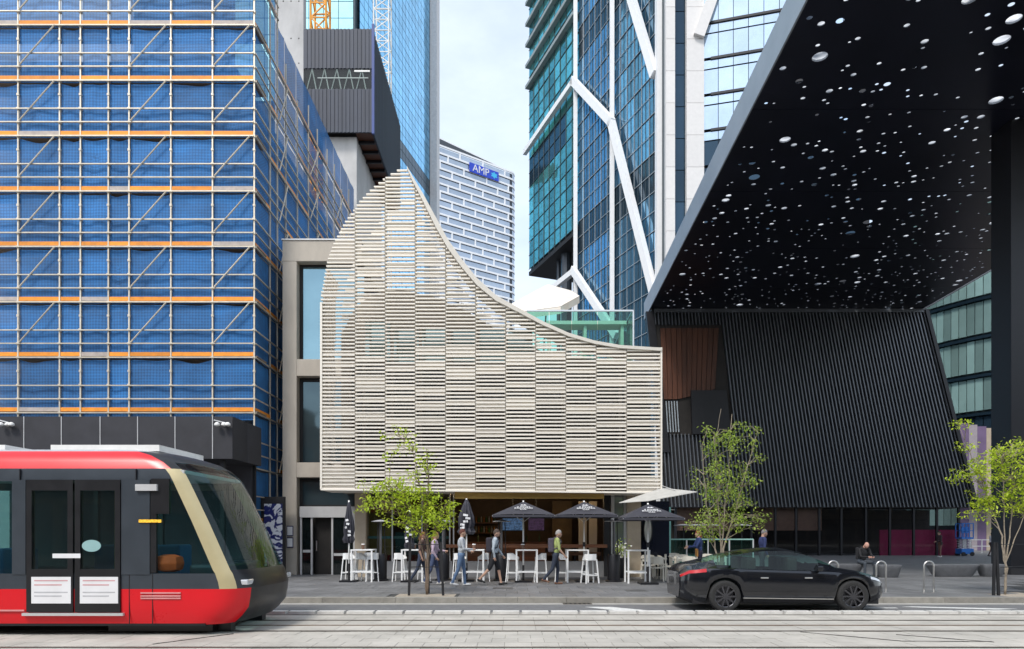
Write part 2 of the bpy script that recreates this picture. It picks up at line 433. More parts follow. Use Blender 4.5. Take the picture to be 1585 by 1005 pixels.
for a, b, n in zones:
    far.box(-70, -14.1, a, b, -0.05, -0.002); far.box(14.6, 70, a, b, -0.05, -0.002)
tag(rest.build('paving_slab_field', M_track, bed), kind='stuff'); tag(far.build('paving_slab_field', M_track, bed), kind='stuff')
for y in RAILS:
    piece2('tram_rail', bed, -70, 70, y - .08, y + .012, -0.05, 0.003, M_rail)
    piece2('rail_groove', bed, -70, 70, y + .012, y + .075, -0.05, -0.008, M_groove)
piece2('power_strip', bed, -70, 70, SLOT - .05, SLOT + .05, -0.05, 0.002, mat('rust_strip', (0.17, 0.12, 0.08), 0.7, 0.3, var=0.3, scale=6))
# diagonal score lines in the slab by the near track
for xa, xb, ya, yb in ((5.0, 6.2, 11.9, 10.9), (6.5, 7.6, 11.6, 10.8), (6.2, 7.6, 10.9, 10.85), (-5.6, -4.8, 10.6, 11.7)):
    o = MB().bar((xa, ya, 0.003), (xb, yb, 0.003), 0.03, 0.006, up=(0, 0, 1)).build('score_line', M_groove, bed)
# low white separator blocks beside the track
sep = MB().box(-70, 70, 14.40, 14.74, -0.04, 0.012).build('separator_strip', mat('separator_base', (0.30, 0.285, 0.26), 0.85)); struct(sep)
x = -5.4
while x < 12.6:
    piece2('separator_block', sep, x, x + 0.56, 14.46, 14.68, 0.0, 0.065, mat('separator_paint', (0.60, 0.585, 0.55), .7, var=.15, scale=5)); x += 0.62
# footpath kerb and pavers
kerb = MB().box(-70, 70, KY + .02, 17.04, -0.04, 0.02).build('kerb', M_stonekerb); struct(kerb)
x = -20.0; k = 0
while x < 20:
    L = rnd.choice((1.2, 1.5, 1.8)); piece2('kerb_stone', kerb, x, x + L - .008, KY, 17.05, 0.0, FP + .004, M_stonekerb); x += L
MB().box(-70, -20.01, KY, 17.05, -.03, FP).box(x, 70, KY, 17.05, -.03, FP).build('kerb_run', M_stonekerb, kerb)
gut = MB().box(-70, 70, 16.42, KY - .005, -0.03, 0.006).build('gutter', mat('gutter_concrete', (0.33, 0.32, 0.295), 0.85, var=0.15, scale=2)); struct(gut)
foot = MB().box(-70, 80, 17.05, 120, -0.04, FP - .012).build('footpath', M_joint); struct(foot)
PW, PD = 0.60, 0.90
pv = []
y = 17.06; ri = 0
while y < 47.8:
    x = -14 + (PW * 0.5 if ri % 2 else 0)
    xmax = 12 + (y - 17) * 0.9
    while x < xmax:
        pv.append((x, x + PW, y, y + PD)); x += PW
    y += PD; ri += 1
def pv_seen(s):
    Yc = (s[2] + s[3]) / 2; px = (s[0] + s[1]) / 2 / Yc * F + CX
    return 425 < px < 1610 and not (1045 < px < 1350 and Yc < 20.3)
PIT = [(-2.25, 17.8), (5.55, 18.0), (12.85, 17.8)]
def in_pit(s):
    return any(abs((s[0] + s[1]) / 2 - a) < 0.75 and abs((s[2] + s[3]) / 2 - b) < 0.6 for a, b in PIT)
pv = [s for s in pv if not in_pit(s)]
solo = set(sorted([s for s in pv if pv_seen(s)], key=lambda s: s[2])[:300])
rest = MB()
for s in pv:
    x0, x1, y0, y1 = s[0] + .004, s[1] - .004, s[2] + .004, s[3] - .004
    dz = rnd.uniform(-.002, .0015)
    if s in solo: piece2('paver', foot, x0, x1, y0, y1, 0.09, FP + dz, M_paver)
    else: rest.box(x0, x1, y0, y1, 0.09, FP + dz)
tag(rest.build('paver_field', M_paver, foot), kind='stuff')
tag(MB().box(-70, -14.4, 17.06, 48, 0.09, FP).box(-70, 80, 48, 120, 0.09, FP - .001).box(47, 80, 17.06, 47.9, 0.09, FP - .002).build('paver_field', M_paver, foot), kind='stuff')
M_pit = mat('pit_gravel', (0.36, 0.31, 0.25), 0.9, var=0.3, scale=25, bump=0.6, bscale=80)
for a, b in PIT:
    p = piece2('tree_pit', foot, a - .75, a + .75, b - .62, b + .62, 0.09, FP - .006, M_pit)
dg = piece2('drain_grate', gut, 1.2, 1.9, 16.45, 16.76, .0, .012, M_rail)
for q in range(6): piece2('grate_slot', dg, 0, 0, 0, 0, 0, 0, M_groove) if False else piece2('grate_slot', gut, 1.25 + q * .11, 1.30 + q * .11, 16.48, 16.73, .005, .0145, M_groove)
for a_, b_ in ((-.6, 19.4), (3.1, 18.6), (9.2, 19.6)): piece2('service_cover', foot, a_, a_ + .58, b_, b_ + .6, .1, FP + .004, mat('cover_iron', (.11, .11, .11), .5, .3))
# lane markings
def marking(poly):
    o = MB().prism([(a, b, 0.004) for a, b in poly], (0, 0, 0.003)).build('lane_marking', M_mark, lane); return o
marking([(X(905, 15.9), 15.9), (X(945, 15.9), 15.9), (X(1010, 15.1), 15.1), (X(960, 15.1), 15.1)])
marking([(4.4, 15.55), (8.8, 15.62), (8.8, 15.75), (4.4, 15.68)])
marking([(X(1400, 15.8), 15.9), (X(1420, 15.8), 16.0), (X(1580, 15.4), 15.5), (X(1540, 15.4), 15.35)])

# ------------------------------------------------------------------ street front behind the camera, seen only as reflections
M_opp = [mat('opposite_sandstone', (0.30, 0.24, 0.17), .85), mat('opposite_brick', (0.20, 0.10, 0.07), .85), mat('opposite_render', (0.32, 0.31, 0.29), .85)]
for k, (xa, xb, h, lab) in enumerate(((-46, -22, 15, 'sandstone shop front facing the tram across the street'), (-21.9, -4, 12, 'brick shop front facing the cafe across the street'), (-3.9, 16, 14, 'grey rendered shop front facing the dark car across the street'), (16.1, 95, 15, 'sandstone shop front facing the plaza across the street'))):
    ob = thing('shop_building', ((xa + xb) / 2, -15, 0), lab, 'building')
    MB().box(xa, xb, -24, -14, -.04, h).build('wall', M_opp[k % 3], ob); MB().box(xa, xb, -14, -13.6, h - .8, h).build('cornice', M_opp[k % 3], ob); MB().box(xa, xb, -14, -11.5, 3.6, 3.9).build('awning', M_blackm, ob)
    nx = int((xb - xa) / 2.6)
    for i in range(nx):
        cx_ = xa + (i + .5) * (xb - xa) / nx
        piece2('shop_window', ob, cx_ - 1.05, cx_ + 1.05, -14.03, -13.97, .5, 3.3, M_gdark)
        for z_ in np.arange(4.8, h - 2.6, 3.2): piece2('window', ob, cx_ - .6, cx_ + .6, -14.03, -13.97, z_, z_ + 1.9, M_gdark)
# ------------------------------------------------------------------ scaffolded building on the left
SY, SXR = 24.6, X(393.5, 24.6)
L0, LH = 6.05, 1.992
sc_bld = thing('construction_building', (-16, 40, 0), 'raw concrete building frame wrapped inside blue netted scaffolding', 'building')
MB().box(-34, SXR - 1.3, SY + 1.3, 40, 0, 19.6).build('wall', M_greyconc, sc_bld)
sca = thing('scaffolding', (SXR, SY, 0), 'galvanised tube scaffolding with blue debris netting and orange toe boards', 'scaffolding')
stx = [X(p, SY) for p in (-38, 28, 92.3, 124.6, 167.8, 199.9, 264.6, 329, 393.5)]
levels = [L0 + LH * k for k in range(0, 10)]
for x in stx: piece('standard', sca, (x, SY, (24.8 + 5.0) / 2), (0.046, 0.046, 19.8), M_tube)
# couplers on the standards: small collars
for x in stx:
    b = MB()
    for zl in levels:
        for dz in (0, .5, 1.0): b.box(x - .045, x + .045, SY - .05, SY + .05, zl + dz - .04, zl + dz + .04)
        b.box(x - .04, x + .04, SY - .04, SY + .04, zl + 1.47, zl + 1.55)
    tag(b.build('coupler', M_tube, sca), kind='stuff')
xl, xr = stx[0] - 0.5, SXR
for k, zl in enumerate(levels):
    piece2('ledger', sca, xl, xr, SY - .075, SY - .02, zl - .022, zl + .022, M_tube)
    for dz in (0.5, 0.98): piece2('guard_rail', sca, xl, xr, SY - .075, SY - .02, zl + dz - .019, zl + dz + .019, M_tube)
    MB().box(xl, xr + .1, SY + .03, SY + 0.95, zl + .03, zl + .075).build('deck', mat('deck_plank', (0.22, 0.17, 0.13), 0.8), sca)
    for j in range(len(stx) - 1):
        m_ = M_orange if rnd.random() < 0.8 else M_greyboard
        piece2('toe_board', sca, stx[j] + .03, stx[j + 1] - .03, SY - .01, SY + .03, zl + .06, zl + .20, m_)
def net_panel(a, b, z0, z1, seed, sag):
    """one net between two standards: a sheet with a slack top edge and soft billows, 8 mm thick"""
    a, b = Vector(a), Vector(b); d = (b - a); n = Vector((-d.y, d.x, 0)).normalized()
    rg = random.Random(seed); ph = rg.uniform(0, 6); nu, nv = 8, 6; am = rg.uniform(.002, .016); fr1 = rg.uniform(3, 11); fr2 = rg.uniform(-5, 5)
    mb = MB(); idx = {}
    for side in (0, 1):
        for i in range(nu + 1):
            for j in range(nv + 1):
                u, v = i / nu, j / nv
                zt = z1 - sag * math.sin(math.pi * u) * (1 + .5 * math.sin(5 * u + ph))
                z = z0 + (zt - z0) * v
                w = .035 * math.sin(math.pi * u) * math.sin(math.pi * v) * math.sin(3 * u + ph) + am * math.sin(fr1 * u + fr2 * v + ph) * math.sin(math.pi * u)
                p = a + d * u + n * (w + .008 * side); idx[side, i, j] = len(mb.v); mb.v.append((p.x, p.y, z))
    for i in range(nu):
        for j in range(nv):
            mb.f.append((idx[0, i, j], idx[0, i + 1, j], idx[0, i + 1, j + 1], idx[0, i, j + 1])); mb.mi.append(0)
    o = mb.build('netting', M_net, sca, smooth=True)
    return o
for k, zl in enumerate(levels):
    for j in range(len(stx) - 1):
        net_panel((stx[j] + .02, SY + .06, 0), (stx[j + 1] - .02, SY + .06, 0), zl - .02 if k else zl - .25, zl + LH - .06, k * 31 + j, rnd.choice((.015, .03, .05, .10)))
for k, zl in enumerate(levels):
    if k == 0: continue
    for j in (1, 5, 7):
        sca_b = MB().tube([(stx[j] + .1, SY - .10, zl + .52 - LH * 0 ), (stx[j + 1] - .12, SY - .10, zl + LH - .03)], .026, 6).build('brace', M_tube, sca)
# the flank running back along the side lane
sy = [SY, 26.2, 27.0, 28.0, 29.5, 31.1, 32.5, 34.2, 35.6, 37.1, 38.7, 40.2]
for k, Yd in enumerate(sy[1:]):
    top = 24.8 if Yd < 27.2 else 20.05 + rnd.choice((.35, .9, 1.15))
    piece('standard', sca, (SXR, Yd, (top + 1.5) / 2), (0.046, 0.046, top - 1.5), M_tube)
for k, zl in enumerate([L0 - 2 * LH, L0 - LH] + levels):
    yend = 40.2 if zl < 20.2 else 27.0
    piece2('ledger', sca, SXR + .02, SXR + .075, SY, yend, zl - .022, zl + .022, M_tube)
    for dz in (0.5, 0.98):
        if zl + dz < 20.2 or yend < 30: piece2('guard_rail', sca, SXR + .02, SXR + .075, SY, yend, zl + dz - .019, zl + dz + .019, M_tube)
    for j in range(len(sy) - 1):
        if sy[j + 1] > yend + .1: break
        if rnd.random() < 0.62: piece2('toe_board', sca, SXR - .03, SXR + .01, sy[j] + .03, sy[j + 1] - .03, zl + .06, zl + .20, M_orange)
        if zl < 20 or yend < 30:
            net_panel((SXR - .06, sy[j] + .02, 0), (SXR - .06, sy[j + 1] - .02, 0), zl, zl + LH - .04, 900 + k * 17 + j, .03)
    if zl < 19.5:
        for j in (2, 5, 8): MB().tube([(SXR + .09, sy[j], zl + .05), (SXR + .09, sy[j + 1], zl + LH - .05)], .026, 6).build('brace', M_tube, sca)

# dark hoarding gantry over the footpath with flood lamps
GY, GXR = 22.0, X(360, 22.0)
gan = thing('hoarding_gantry', (GXR - 4, GY, FP), 'black plywood hoarding gantry over the footpath below the scaffolding', 'hoarding')
z0, z1 = 4.12, 5.48
jx = [X(p, GY) for p in (-60, 37, 95, 155, 213, 271, 329, 360)]
for a, b in zip(jx[:-1], jx[1:]): piece2('panel', gan, a + .008, b - .008, GY, GY + .03, z0, z1, M_hoard)
for a in jx[1:-1]: piece2('cover_strip', gan, a - .012, a + .012, GY - .015, GY + .01, z0, z1, M_alu)
for k, (a, b) in enumerate(((GY + .03, 23.2), (23.2, 24.5))): piece2('panel', gan, GXR - .03, GXR, a + .006, b - .006, z0, z1, M_hoard)
MB().box(jx[0], GXR - .04, GY + .04, SY - .1, z0, z0 + .12).build('deck', M_hoard, gan)
for p, Yp in ((40, 22.3), (150, 22.3), (250, 22.3), (345, 22.3), (382, 24.3)):
    xx = X(p, Yp) if Yp < 24 else GXR - .2
    piece2('post', gan, xx - .07, xx + .07, Yp - .07, Yp + .07, FP, z0, M_blackm)
MB().box(jx[0], GXR - .2, 24.1, 24.2, FP, z0).build('back_panel', M_hoard, gan)
for k, p in enumerate((8, 342)):
    xx = X(p, 21.9); fl = thing('flood_lamp', (xx, GY - .02, 5.2), 'small white flood lamps clamped on the hoarding edge', 'flood lamp', 'flood lamps on the hoarding')
    MB().bar((xx - .25, GY - .04, 5.36), (xx + .28, GY - .12, 5.22), .035, .035).build('arm', M_alu, fl)
    for dx in (-.1, .12, .24):
        MB().lathe((xx + dx, GY - .16, 5.14), [(.03, 0), (.085, .03), (.085, .08), (.03, .13)], 12).build('lamp_head', M_white, fl)

# ------------------------------------------------------------------ concrete core and dark cladded site shed behind it
core = thing('lift_core', (X(450, 44), 44, 0), 'raw grey concrete core rising between the scaffolding and the dark shed', 'building')
MB().box(X(425, 44), X(470, 44) - .02, 44, 44.6, 0, 47).build('wall', M_greyconc, core)
for zc in (24, 28, 32, 36, 40):
    for dx in (.35, .85, 1.35):
        for dz in (0, 1.6): piece('tie_hole', core, (X(430, 44) + dx, 43.995, zc + dz), (.07, .012, .07), M_groove)
BY = 44.0; bx0, bx1 = X(469.5, BY), X(577, BY); bz0, bz1 = Zh(205, BY), Zh(45, BY); bye = 54.5
shed = thing('site_shed', ((bx0 + bx1) / 2, 49, 0), 'dark blue grey corrugated shed jutting from a concrete shaft', 'shed')
shf = MB().box(X(500, 44.6), X(552, 44.6), 44.6, 53, 0, bz0 + .05).build('shaft', M_greyconc, shed)
MB().box(bx0 + .1, bx1 - .1, BY + .1, bye - .1, bz0 + .3, bz1 - .1).build('liner', M_dark, shed)
n = 36
wz0, wz1 = Zh(138, BY), Zh(106, BY)
for i in range(n):
    a = bx0 + (bx1 - bx0) * i / n; w = (bx1 - bx0) / n
    dy = -.04 if i % 2 else 0
    piece2('cladding_rib', shed, a, a + w, BY + dy, BY + .09, bz0, wz0, M_bluebox); piece2('cladding_rib', shed, a, a + w, BY + dy, BY + .09, wz1, bz1, M_bluebox)
n = 60
for i in range(n):
    a = BY + .1 + (bye - BY - .1) * i / n; w = (bye - BY - .1) / n; dx = .04 if i % 2 else 0
    piece2('cladding_rib', shed, bx1 - .09, bx1 + dx, a, a + w, bz0, bz1, M_bluebox)
piece2('corner_trim', shed, bx1 - .06, bx1 + .10, BY - .07, BY + .1, bz0 - .1, bz1 + .3, M_bluetrim)
# long window with white truss steel showing in it
tr = MB()
for i in range(5):
    a = bx0 + .2 + i * .8; tr.bar((a, BY + .07, wz0), (a + .35, BY + .07, wz1), .07, .05); tr.bar((a + .35, BY + .07, wz1), (a + .62, BY + .07, wz0), .07, .05)
tr.bar((bx0 + .9, BY + .07, wz0 + .75), (bx1 - .3, BY + .07, wz0 + .75), .09, .05); tr.bar((bx1 - 1.2, BY + .06, wz1 - .15), (bx1 - .2, BY + .06, wz1 - .15), .1, .1)
tr.build('truss', M_white, shed)
piece2('pane', shed, bx0 + .05, bx1 - .08, BY + .02, BY + .03, wz0, wz1, M_shop)
for k in range(9):
    a = BY + .1 + k * 1.16
    piece2('soffit_plank', shed, X(552, 44.6) + .03, bx1 - .1, a, a + .95, bz0 + .06, bz0 + .11, M_timber); piece2('joist', shed, X(500, 44.6), bx1 - .1, a + .97, a + 1.10, bz0 - .12, bz0 + .1, M_black)

# ------------------------------------------------------------------ glass tower far left
M_tblue = mirror_glass('blue_glazing', (0.24, 0.60, 0.88), 0.05, 0.9, 0.14, 0.25)
M_tteal = mirror_glass('teal_glazing', (0.40, 0.70, 0.74), 0.06, 0.8, 0.14, 0.2)
M_tband = mirror_glass('reflection_band', (0.05, 0.09, 0.12), 0.2, 0.6, 0.2, 0.1)  # dark band is a reflection in the facade, painted as pane colour
M_mull = mat('dark_mullion', (0.06, 0.08, 0.09), 0.5, 0.3)
M_mullw = mat('pale_mullion', (0.36, 0.40, 0.43), 0.45, 0.3)
M_edge = mat('pale_fin', (0.58, 0.56, 0.55), 0.6)
d1 = Vector((-.242, -1, 0)).normalized()            # along the face, towards the camera
A1 = Vector((X(665, 120), 120, 0)); n1 = Vector((-d1.y, d1.x, 0))
if n1.x < 0: n1 = -n1
tw = thing('glass_tower', (A1.x - 12, 115, 0), 'blue mirror glass office tower behind the dark shed and cranes', 'tower')
S1 = 28.0
B1 = A1 + d1 * S1
core1 = MB().prism([A1 - n1 * .4, B1 - n1 * .4, B1 + Vector((-30, 0, 0)), Vector((B1.x - 30, 125, 0)), Vector((A1.x - .3, 125, 0))], (0, 0, 112)).build('wall', M_mull, tw)
ang1 = math.atan2(d1.y, d1.x)
pw, ph = 1.35, 1.4
zz = 58.0
while zz < 91:
    for i in range(13):
        m_ = M_tband if 60.5 < zz + ph / 2 < 63.9 else M_tblue
        c = A1 + d1 * (i + .5) * pw - n1 * .06; c.z = zz + ph / 2
        piece('pane', tw, c, (pw - .09, .1, ph - .09), m_, (rnd.gauss(0, .004), 0, ang1 + rnd.gauss(0, .003)))
    zz += ph
lo = MB()
for i in range(20):
    for k in range(80):
        z_ = 58.0 - 41 * ph + k * ph
        if i < 13 and 57.9 <= z_ < 91: continue
        c = A1 + d1 * (i + .5) * pw - n1 * .06; lo.obox((c.x, c.y, z_ + ph / 2), (pw - .09, .1, ph - .09), Matrix.Rotation(ang1, 3, 'Z'))
tag(lo.build('pane_field', M_tblue, tw), kind='stuff')
fz = 60.0; FYb = B1.y - .5
while fz < 84:
    for i in range(8):
        a = B1.x - .3 - (i + 1) * 2.0
        piece2('pane', tw, a + .04, a + 1.96, FYb - .1, FYb, fz + .04, fz + 2.2, M_tteal)
    fz += 2.25
MB().box(B1.x - 30, B1.x - .2, FYb + .02, FYb + .5, 0, 112).build('wall', M_mull, tw)
MB().box(A1.x + .02, X(676, 120.2), 120.2, 124.8, 0, 113).build('edge_fin', M_edge, tw)
MB().box(A1.x - 8, X(677, 119.9), 119.2, 119.9, 109, 113).build('parapet', M_edge, tw) if False else None

def lattice(th, cx, cy, w, z0, z1, step, r, m):
    for sx in (-1, 1):
        for s2 in (-1, 1): MB().tube([(cx + sx * w / 2, cy + s2 * w / 2, z0), (cx + sx * w / 2, cy + s2 * w / 2, z1)], r, 6).build('chord', m, th)
    b = MB(); z = z0; q = 1
    while z < z1 - .01:
        zt = min(z + step, z1)
        for s2 in (-1, 1):
            b.bar((cx - q * w / 2, cy + s2 * w / 2, z), (cx + q * w / 2, cy + s2 * w / 2, zt), r, r)
            b.bar((cx + s2 * w / 2, cy - q * w / 2, z), (cx + s2 * w / 2, cy + q * w / 2, zt), r, r)
            b.bar((cx - w / 2, cy + s2 * w / 2, z), (cx + w / 2, cy + s2 * w / 2, z), r, r)
        z = zt; q = -q
    b.build('lacing', m, th)
cr = thing('tower_crane', (X(496, 70), 70, 0), 'orange yellow lattice crane mast rising behind the dark shed', 'crane')
lattice(cr, X(496, 70), 70, 1.55, 0, 60, 1.5, .11, M_yellow)
cr2 = thing('hoist_mast', (X(592, 80), 80, 0), 'white lattice hoist mast in front of the blue glass tower', 'hoist')
lattice(cr2, X(592, 80), 80, 1.75, 0, 75, 1.25, .075, M_white)

# ------------------------------------------------------------------ pale brick-patterned office tower in the distance
AY = 280.0
dA = Vector((1.42, 1, 0)).normalized(); A0 = Vector((X(640, AY), 0, 0)); A0.y = AY - (X(677, AY) - X(640, AY)) / 1.42 * 1.0
nA = Vector((dA.y, -dA.x, 0))                        # outwards, to the camera
amp = thing('office_tower', (A0.x + 10, A0.y + 30, 0), 'distant pale tower with windows laid like brickwork and a blue sign', 'tower')
M_ampw = mat('white_cladding', (0.84, 0.84, 0.85), 0.6, var=0.04)
M_ampg = mirror_glass('grey_glazing', (0.42, 0.48, 0.56), 0.12, 0.5, 0.10, 0.1)
M_ampd = mat('window_shadow_gap', (0.06, 0.07, 0.085), 0.6)
LA = 48.5; topA = 161.5; rowA = 3.12; cellA = 11.4
# plan outline: straight face then a rounded corner
rad = 4.5
cc = A0 + dA * LA - nA * rad
outl = [A0 + dA * t for t in np.linspace(0, LA, 2)] + [cc + (nA * math.cos(a) + dA * math.sin(a)) * rad for a in np.linspace(.25, 1.75, 7)]
backp = [cc + (nA * math.cos(1.75) + dA * math.sin(1.75)) * rad - nA * 30, A0 - nA * 40]
MB().prism([p - nA * .45 for p in outl] + backp, (0, 0, topA - 1)).build('wall', M_ampd, amp)
angA = math.atan2(dA.y, dA.x)
ztop = topA; r = 0
while ztop > 86:
    zb = ztop - rowA
    # spandrel band: follows the face and the rounded corner
    pts = [Vector(p) for p in outl]
    band = MB().strip([p + Vector((0, 0, ztop)) for p in pts], [p + Vector((0, 0, ztop - .75)) for p in pts], -nA * .44)
    band.build('spandrel', M_ampw, amp)
    off = (r % 2) * cellA * .5 + (r % 4 // 2) * 1.9 - cellA
    t = off
    while t < LA:
        t0, t1 = max(t, 0), min(t + cellA, LA)
        if t1 - t0 > 1.2:
            c = A0 + dA * (t0 + t1) / 2 - nA * .30; c.z = (zb + .1 + ztop - 1.15) / 2
            piece('window', amp, c, (t1 - t0 - .5, .12, ztop - 1.15 - zb - .1), M_ampg, (rnd.gauss(0, .003), 0, angA + rnd.gauss(0, .002)))
            if t1 < LA - .1:
                c2 = A0 + dA * t1 - nA * .22; c2.z = ztop - .75 - (rowA - .75) / 2
                piece('fin', amp, c2, (.62, .42, rowA - .752), M_ampw, (0, 0, angA))
        t += cellA
    cv = MB()
    for a, b in zip(outl[2:-1], outl[3:]):
        cv.quad(a - nA * .2 + Vector((0, 0, zb + .1)), b - nA * .2 + Vector((0, 0, zb + .1)), b - nA * .2 + Vector((0, 0, ztop - 1.1)), a - nA * .2 + Vector((0, 0, ztop - 1.1)))
    cv.build('corner_window', M_ampg, amp)
    ztop = zb; r += 1
roof = MB().prism([A0 + Vector((0, 0, topA + .02)), A0 + dA * LA * .8 + Vector((0, 0, topA + .02)), A0 + Vector((0, 0, topA + 3.4))], -nA * 1.2).build('roof_screen', M_ampd, amp)
MB().strip([A0 + Vector((0, 0, topA + 4.0)), A0 + dA * LA * .84 + Vector((0, 0, topA + .35))], [A0 + Vector((0, 0, topA + 3.3)), A0 + dA * LA * .84 + Vector((0, 0, topA - .02))], -nA * 1.5).build('roof_edge', M_ampw, amp)
# sign
tS = None
def on_amp(x, y):
    k = (x - CX) / F; t = (k * A0.y - A0.x) / (dA.x - k * dA.y); p = A0 + dA * t; return t, Zh(y, p.y)
t0, s1 = on_amp(726, 259); t1, s0 = on_amp(771, 273)
c = A0 + dA * (t0 + t1) / 2 + nA * .35; c.z = (s0 + s1) / 2 - .2
sg = piece('sign_board', amp, c, (t1 - t0, .3, 3.9), mat('sign_blue', (0.02, 0.06, 0.50), 0.5), (0, 0, angA))
ct = A0 + dA * (t0 + (t1 - t0) * .38) + nA * .55; ct.z = c.z
text('lettering', 'AMP', M_notice, 4.3, amp, ct, (R(90), 0, angA), 0.05, 1.0)
c3 = A0 + dA * (t0 + (t1 - t0) * .84) + nA * .55; c3.z = c.z
MB().lathe((0, 0, 0), [(.2, -.1), (1.5, -.06), (1.5, .06), (.2, .1)], 12)
o = MB().prism([c3 + (dA * math.cos(a) * 1.9 + Vector((0, 0, 1)) * math.sin(a) * 1.5) * (1 if k % 2 else .62) for k, a in enumerate(np.linspace(0, 2 * math.pi, 13)[:-1])], -nA * .1).build('emblem', mat('sign_cyan', (0.05, 0.45, 0.75), 0.5), amp)

# ------------------------------------------------------------------ braced glass tower right of centre
T0 = Vector((X(1030, 60), 60, 0)); dT = Vector((-.397, 1, 0)); lT = dT.length; dTn = dT / lT
nT = Vector((-dTn.y, dTn.x, 0))
if nT.x > 0: nT = -nT                                # faces left, towards the camera
angT = math.atan2(dTn.y, dTn.x)
def on_T(x):                                         # photo column -> distance along the wall (in metres of depth)
    k = (x - CX) / F; return (T0.x - k * 60) / (k + .397)
def T(x, y, out=0.0):
    t = on_T(x); p = T0 + dT * t; return Vector((p.x, p.y, Zh(y, p.y))) + nT * out
btw = thing('braced_tower', (T0.x + 6, 72, 0), 'blue green glass tower with white diagonal bracing and columns', 'tower')
M_gb = mirror_glass('deep_blue_glazing', (0.11, 0.26, 0.40), 0.05, 0.75, 0.42, 0.45)
M_gt = mirror_glass('teal_reflection_glazing', (0.16, 0.48, 0.46), 0.05, 0.75, 0.42, 0.45)  # teal of the far half is a reflection put into the glass colour
M_gd = mirror_glass('dark_glazing', (0.03, 0.06, 0.09), 0.08, 0.6, 0.25, 0.2)  # very dark blue glass for single floors, gaps and bands
tA, tB = 0.0, on_T(895); tC = on_T(818.5)
zs = 35.6                                            # underside of the overhanging far half
inner = T0 - nT * .35
def tp(t, z, out=0.0): p = T0 + dT * t + nT * out; return Vector((p.x, p.y, z))
MB().prism([tp(0, 0, -.3), tp(tB, 0, -.3), tp(tB, 0, -14), tp(0, 0, -14)], (0, 0, 82)).build('wall', M_mull, btw)
MB().prism([tp(tB, zs, -.3), tp(tC, zs, -.3), tp(tC, zs, -14), tp(tB, zs, -14)], (0, 0, 46)).build('upper_wall', M_mull, btw)
npan = 0
cols_b = 13; cols_t = 9; fh = 3.55
extra = {M_gb.name: MB(), M_gt.name: MB()}
for i in range(cols_b):
    a, b = tB * i / cols_b, tB * (i + 1) / cols_b
    for k in range(21):
        z0 = .6 + k * fh
        c = tp((a + b) / 2, z0 + fh / 2, -.1)
        if z0 > 25 and z0 < 72: piece('pane', btw, c, ((b - a) * lT - .07, .1, fh - .10), M_gd if k in (9, 15) else M_gb, (rnd.gauss(0, .004), 0, angT + rnd.gauss(0, .004)))
        else: extra[M_gb.name].obox(c, ((b - a) * lT - .07, .1, fh - .10), Matrix.Rotation(angT, 3, 'Z'))
for i in range(cols_t):
    a, b = tB + (tC - tB) * i / cols_t, tB + (tC - tB) * (i + 1) / cols_t
    for k in range(13):
        z0 = zs + .3 + k * fh
        c = tp((a + b) / 2, z0 + fh / 2, -.1)
        dk = k in (3,) and i > 1
        piece('pane', btw, c, ((b - a) * lT - .07, .1, fh - .10), M_gd if dk else M_gt, (rnd.gauss(0, .005), 0, angT + rnd.gauss(0, .005)))
tag(extra[M_gb.name].build('pane_field', M_gb, btw), kind='stuff')
# thin transoms and grey ledges
for k in range(42):
    z = .6 + k * fh / 2
    MB().bar(tp(0, z, .02), tp(tB, z, .02), .05, .05).build('transom', M_mullw, btw)
for i in range(1, cols_b):
    t = tB * i / cols_b; MB().bar(tp(t, 0, .0), tp(t, 82, .0), .045, .05).build('mullion', M_mullw, btw)
    t2 = t + tB * .5 / cols_b; MB().bar(tp(t2, 0, -.02), tp(t2, 82, -.02), .03, .05).build('mullion', M_mull, btw)
for i in range(1, cols_t):
    t = tB + (tC - tB) * i / cols_t; MB().bar(tp(t, zs, .0), tp(t, 82, .0), .05, .06).build('mullion', M_mull, btw)
for k in range(26):
    z = zs + .3 + k * fh / 2
    MB().bar(tp(tB, z, .0), tp(tC, z, .0), .05, .05).build('transom', M_mull, btw)
for k in range(9):
    z = 59.5 + k * 2.7
    MB().bar(tp(tB + .3, z, .2), tp(tC + .1, z, .2), .55, .4).build('ledge', mat('grey_ledge', (0.26, 0.29, 0.29), 0.6), btw)
# soffit, recessed lobby columns below the overhang
MB().prism([tp(tB, zs - .5, .0), tp(tC, zs - .5, .0), tp(tC, zs - .5, -14), tp(tB, zs - .5, -14)], (0, 0, .48)).build('soffit', M_blackm, btw)
for t_, w_ in ((tB + 7.6, .5), (tB + 5.6, 1.3)):
    p = tp(t_, 0, -1.5); MB().tube([(p.x, p.y, 0), (p.x, p.y, zs - .4)], w_ / 2, 12).build('column', M_tgrey, btw)
MB().prism([tp(tB, 0, -1.8), tp(tB + 4.6, 0, -1.8), tp(tB + 4.6, 0, -10), tp(tB, 0, -10)], (0, 0, zs - .5)).build('lobby_wall', M_blackm, btw)
MB().prism([tp(tB, 0, .0), tp(tB + 6, 0, .0), tp(tB + 6, 0, -4), tp(tB, 0, -4)], (0, 0, Zh(425, 78))).build('podium_glass', M_gb, btw) if False else None
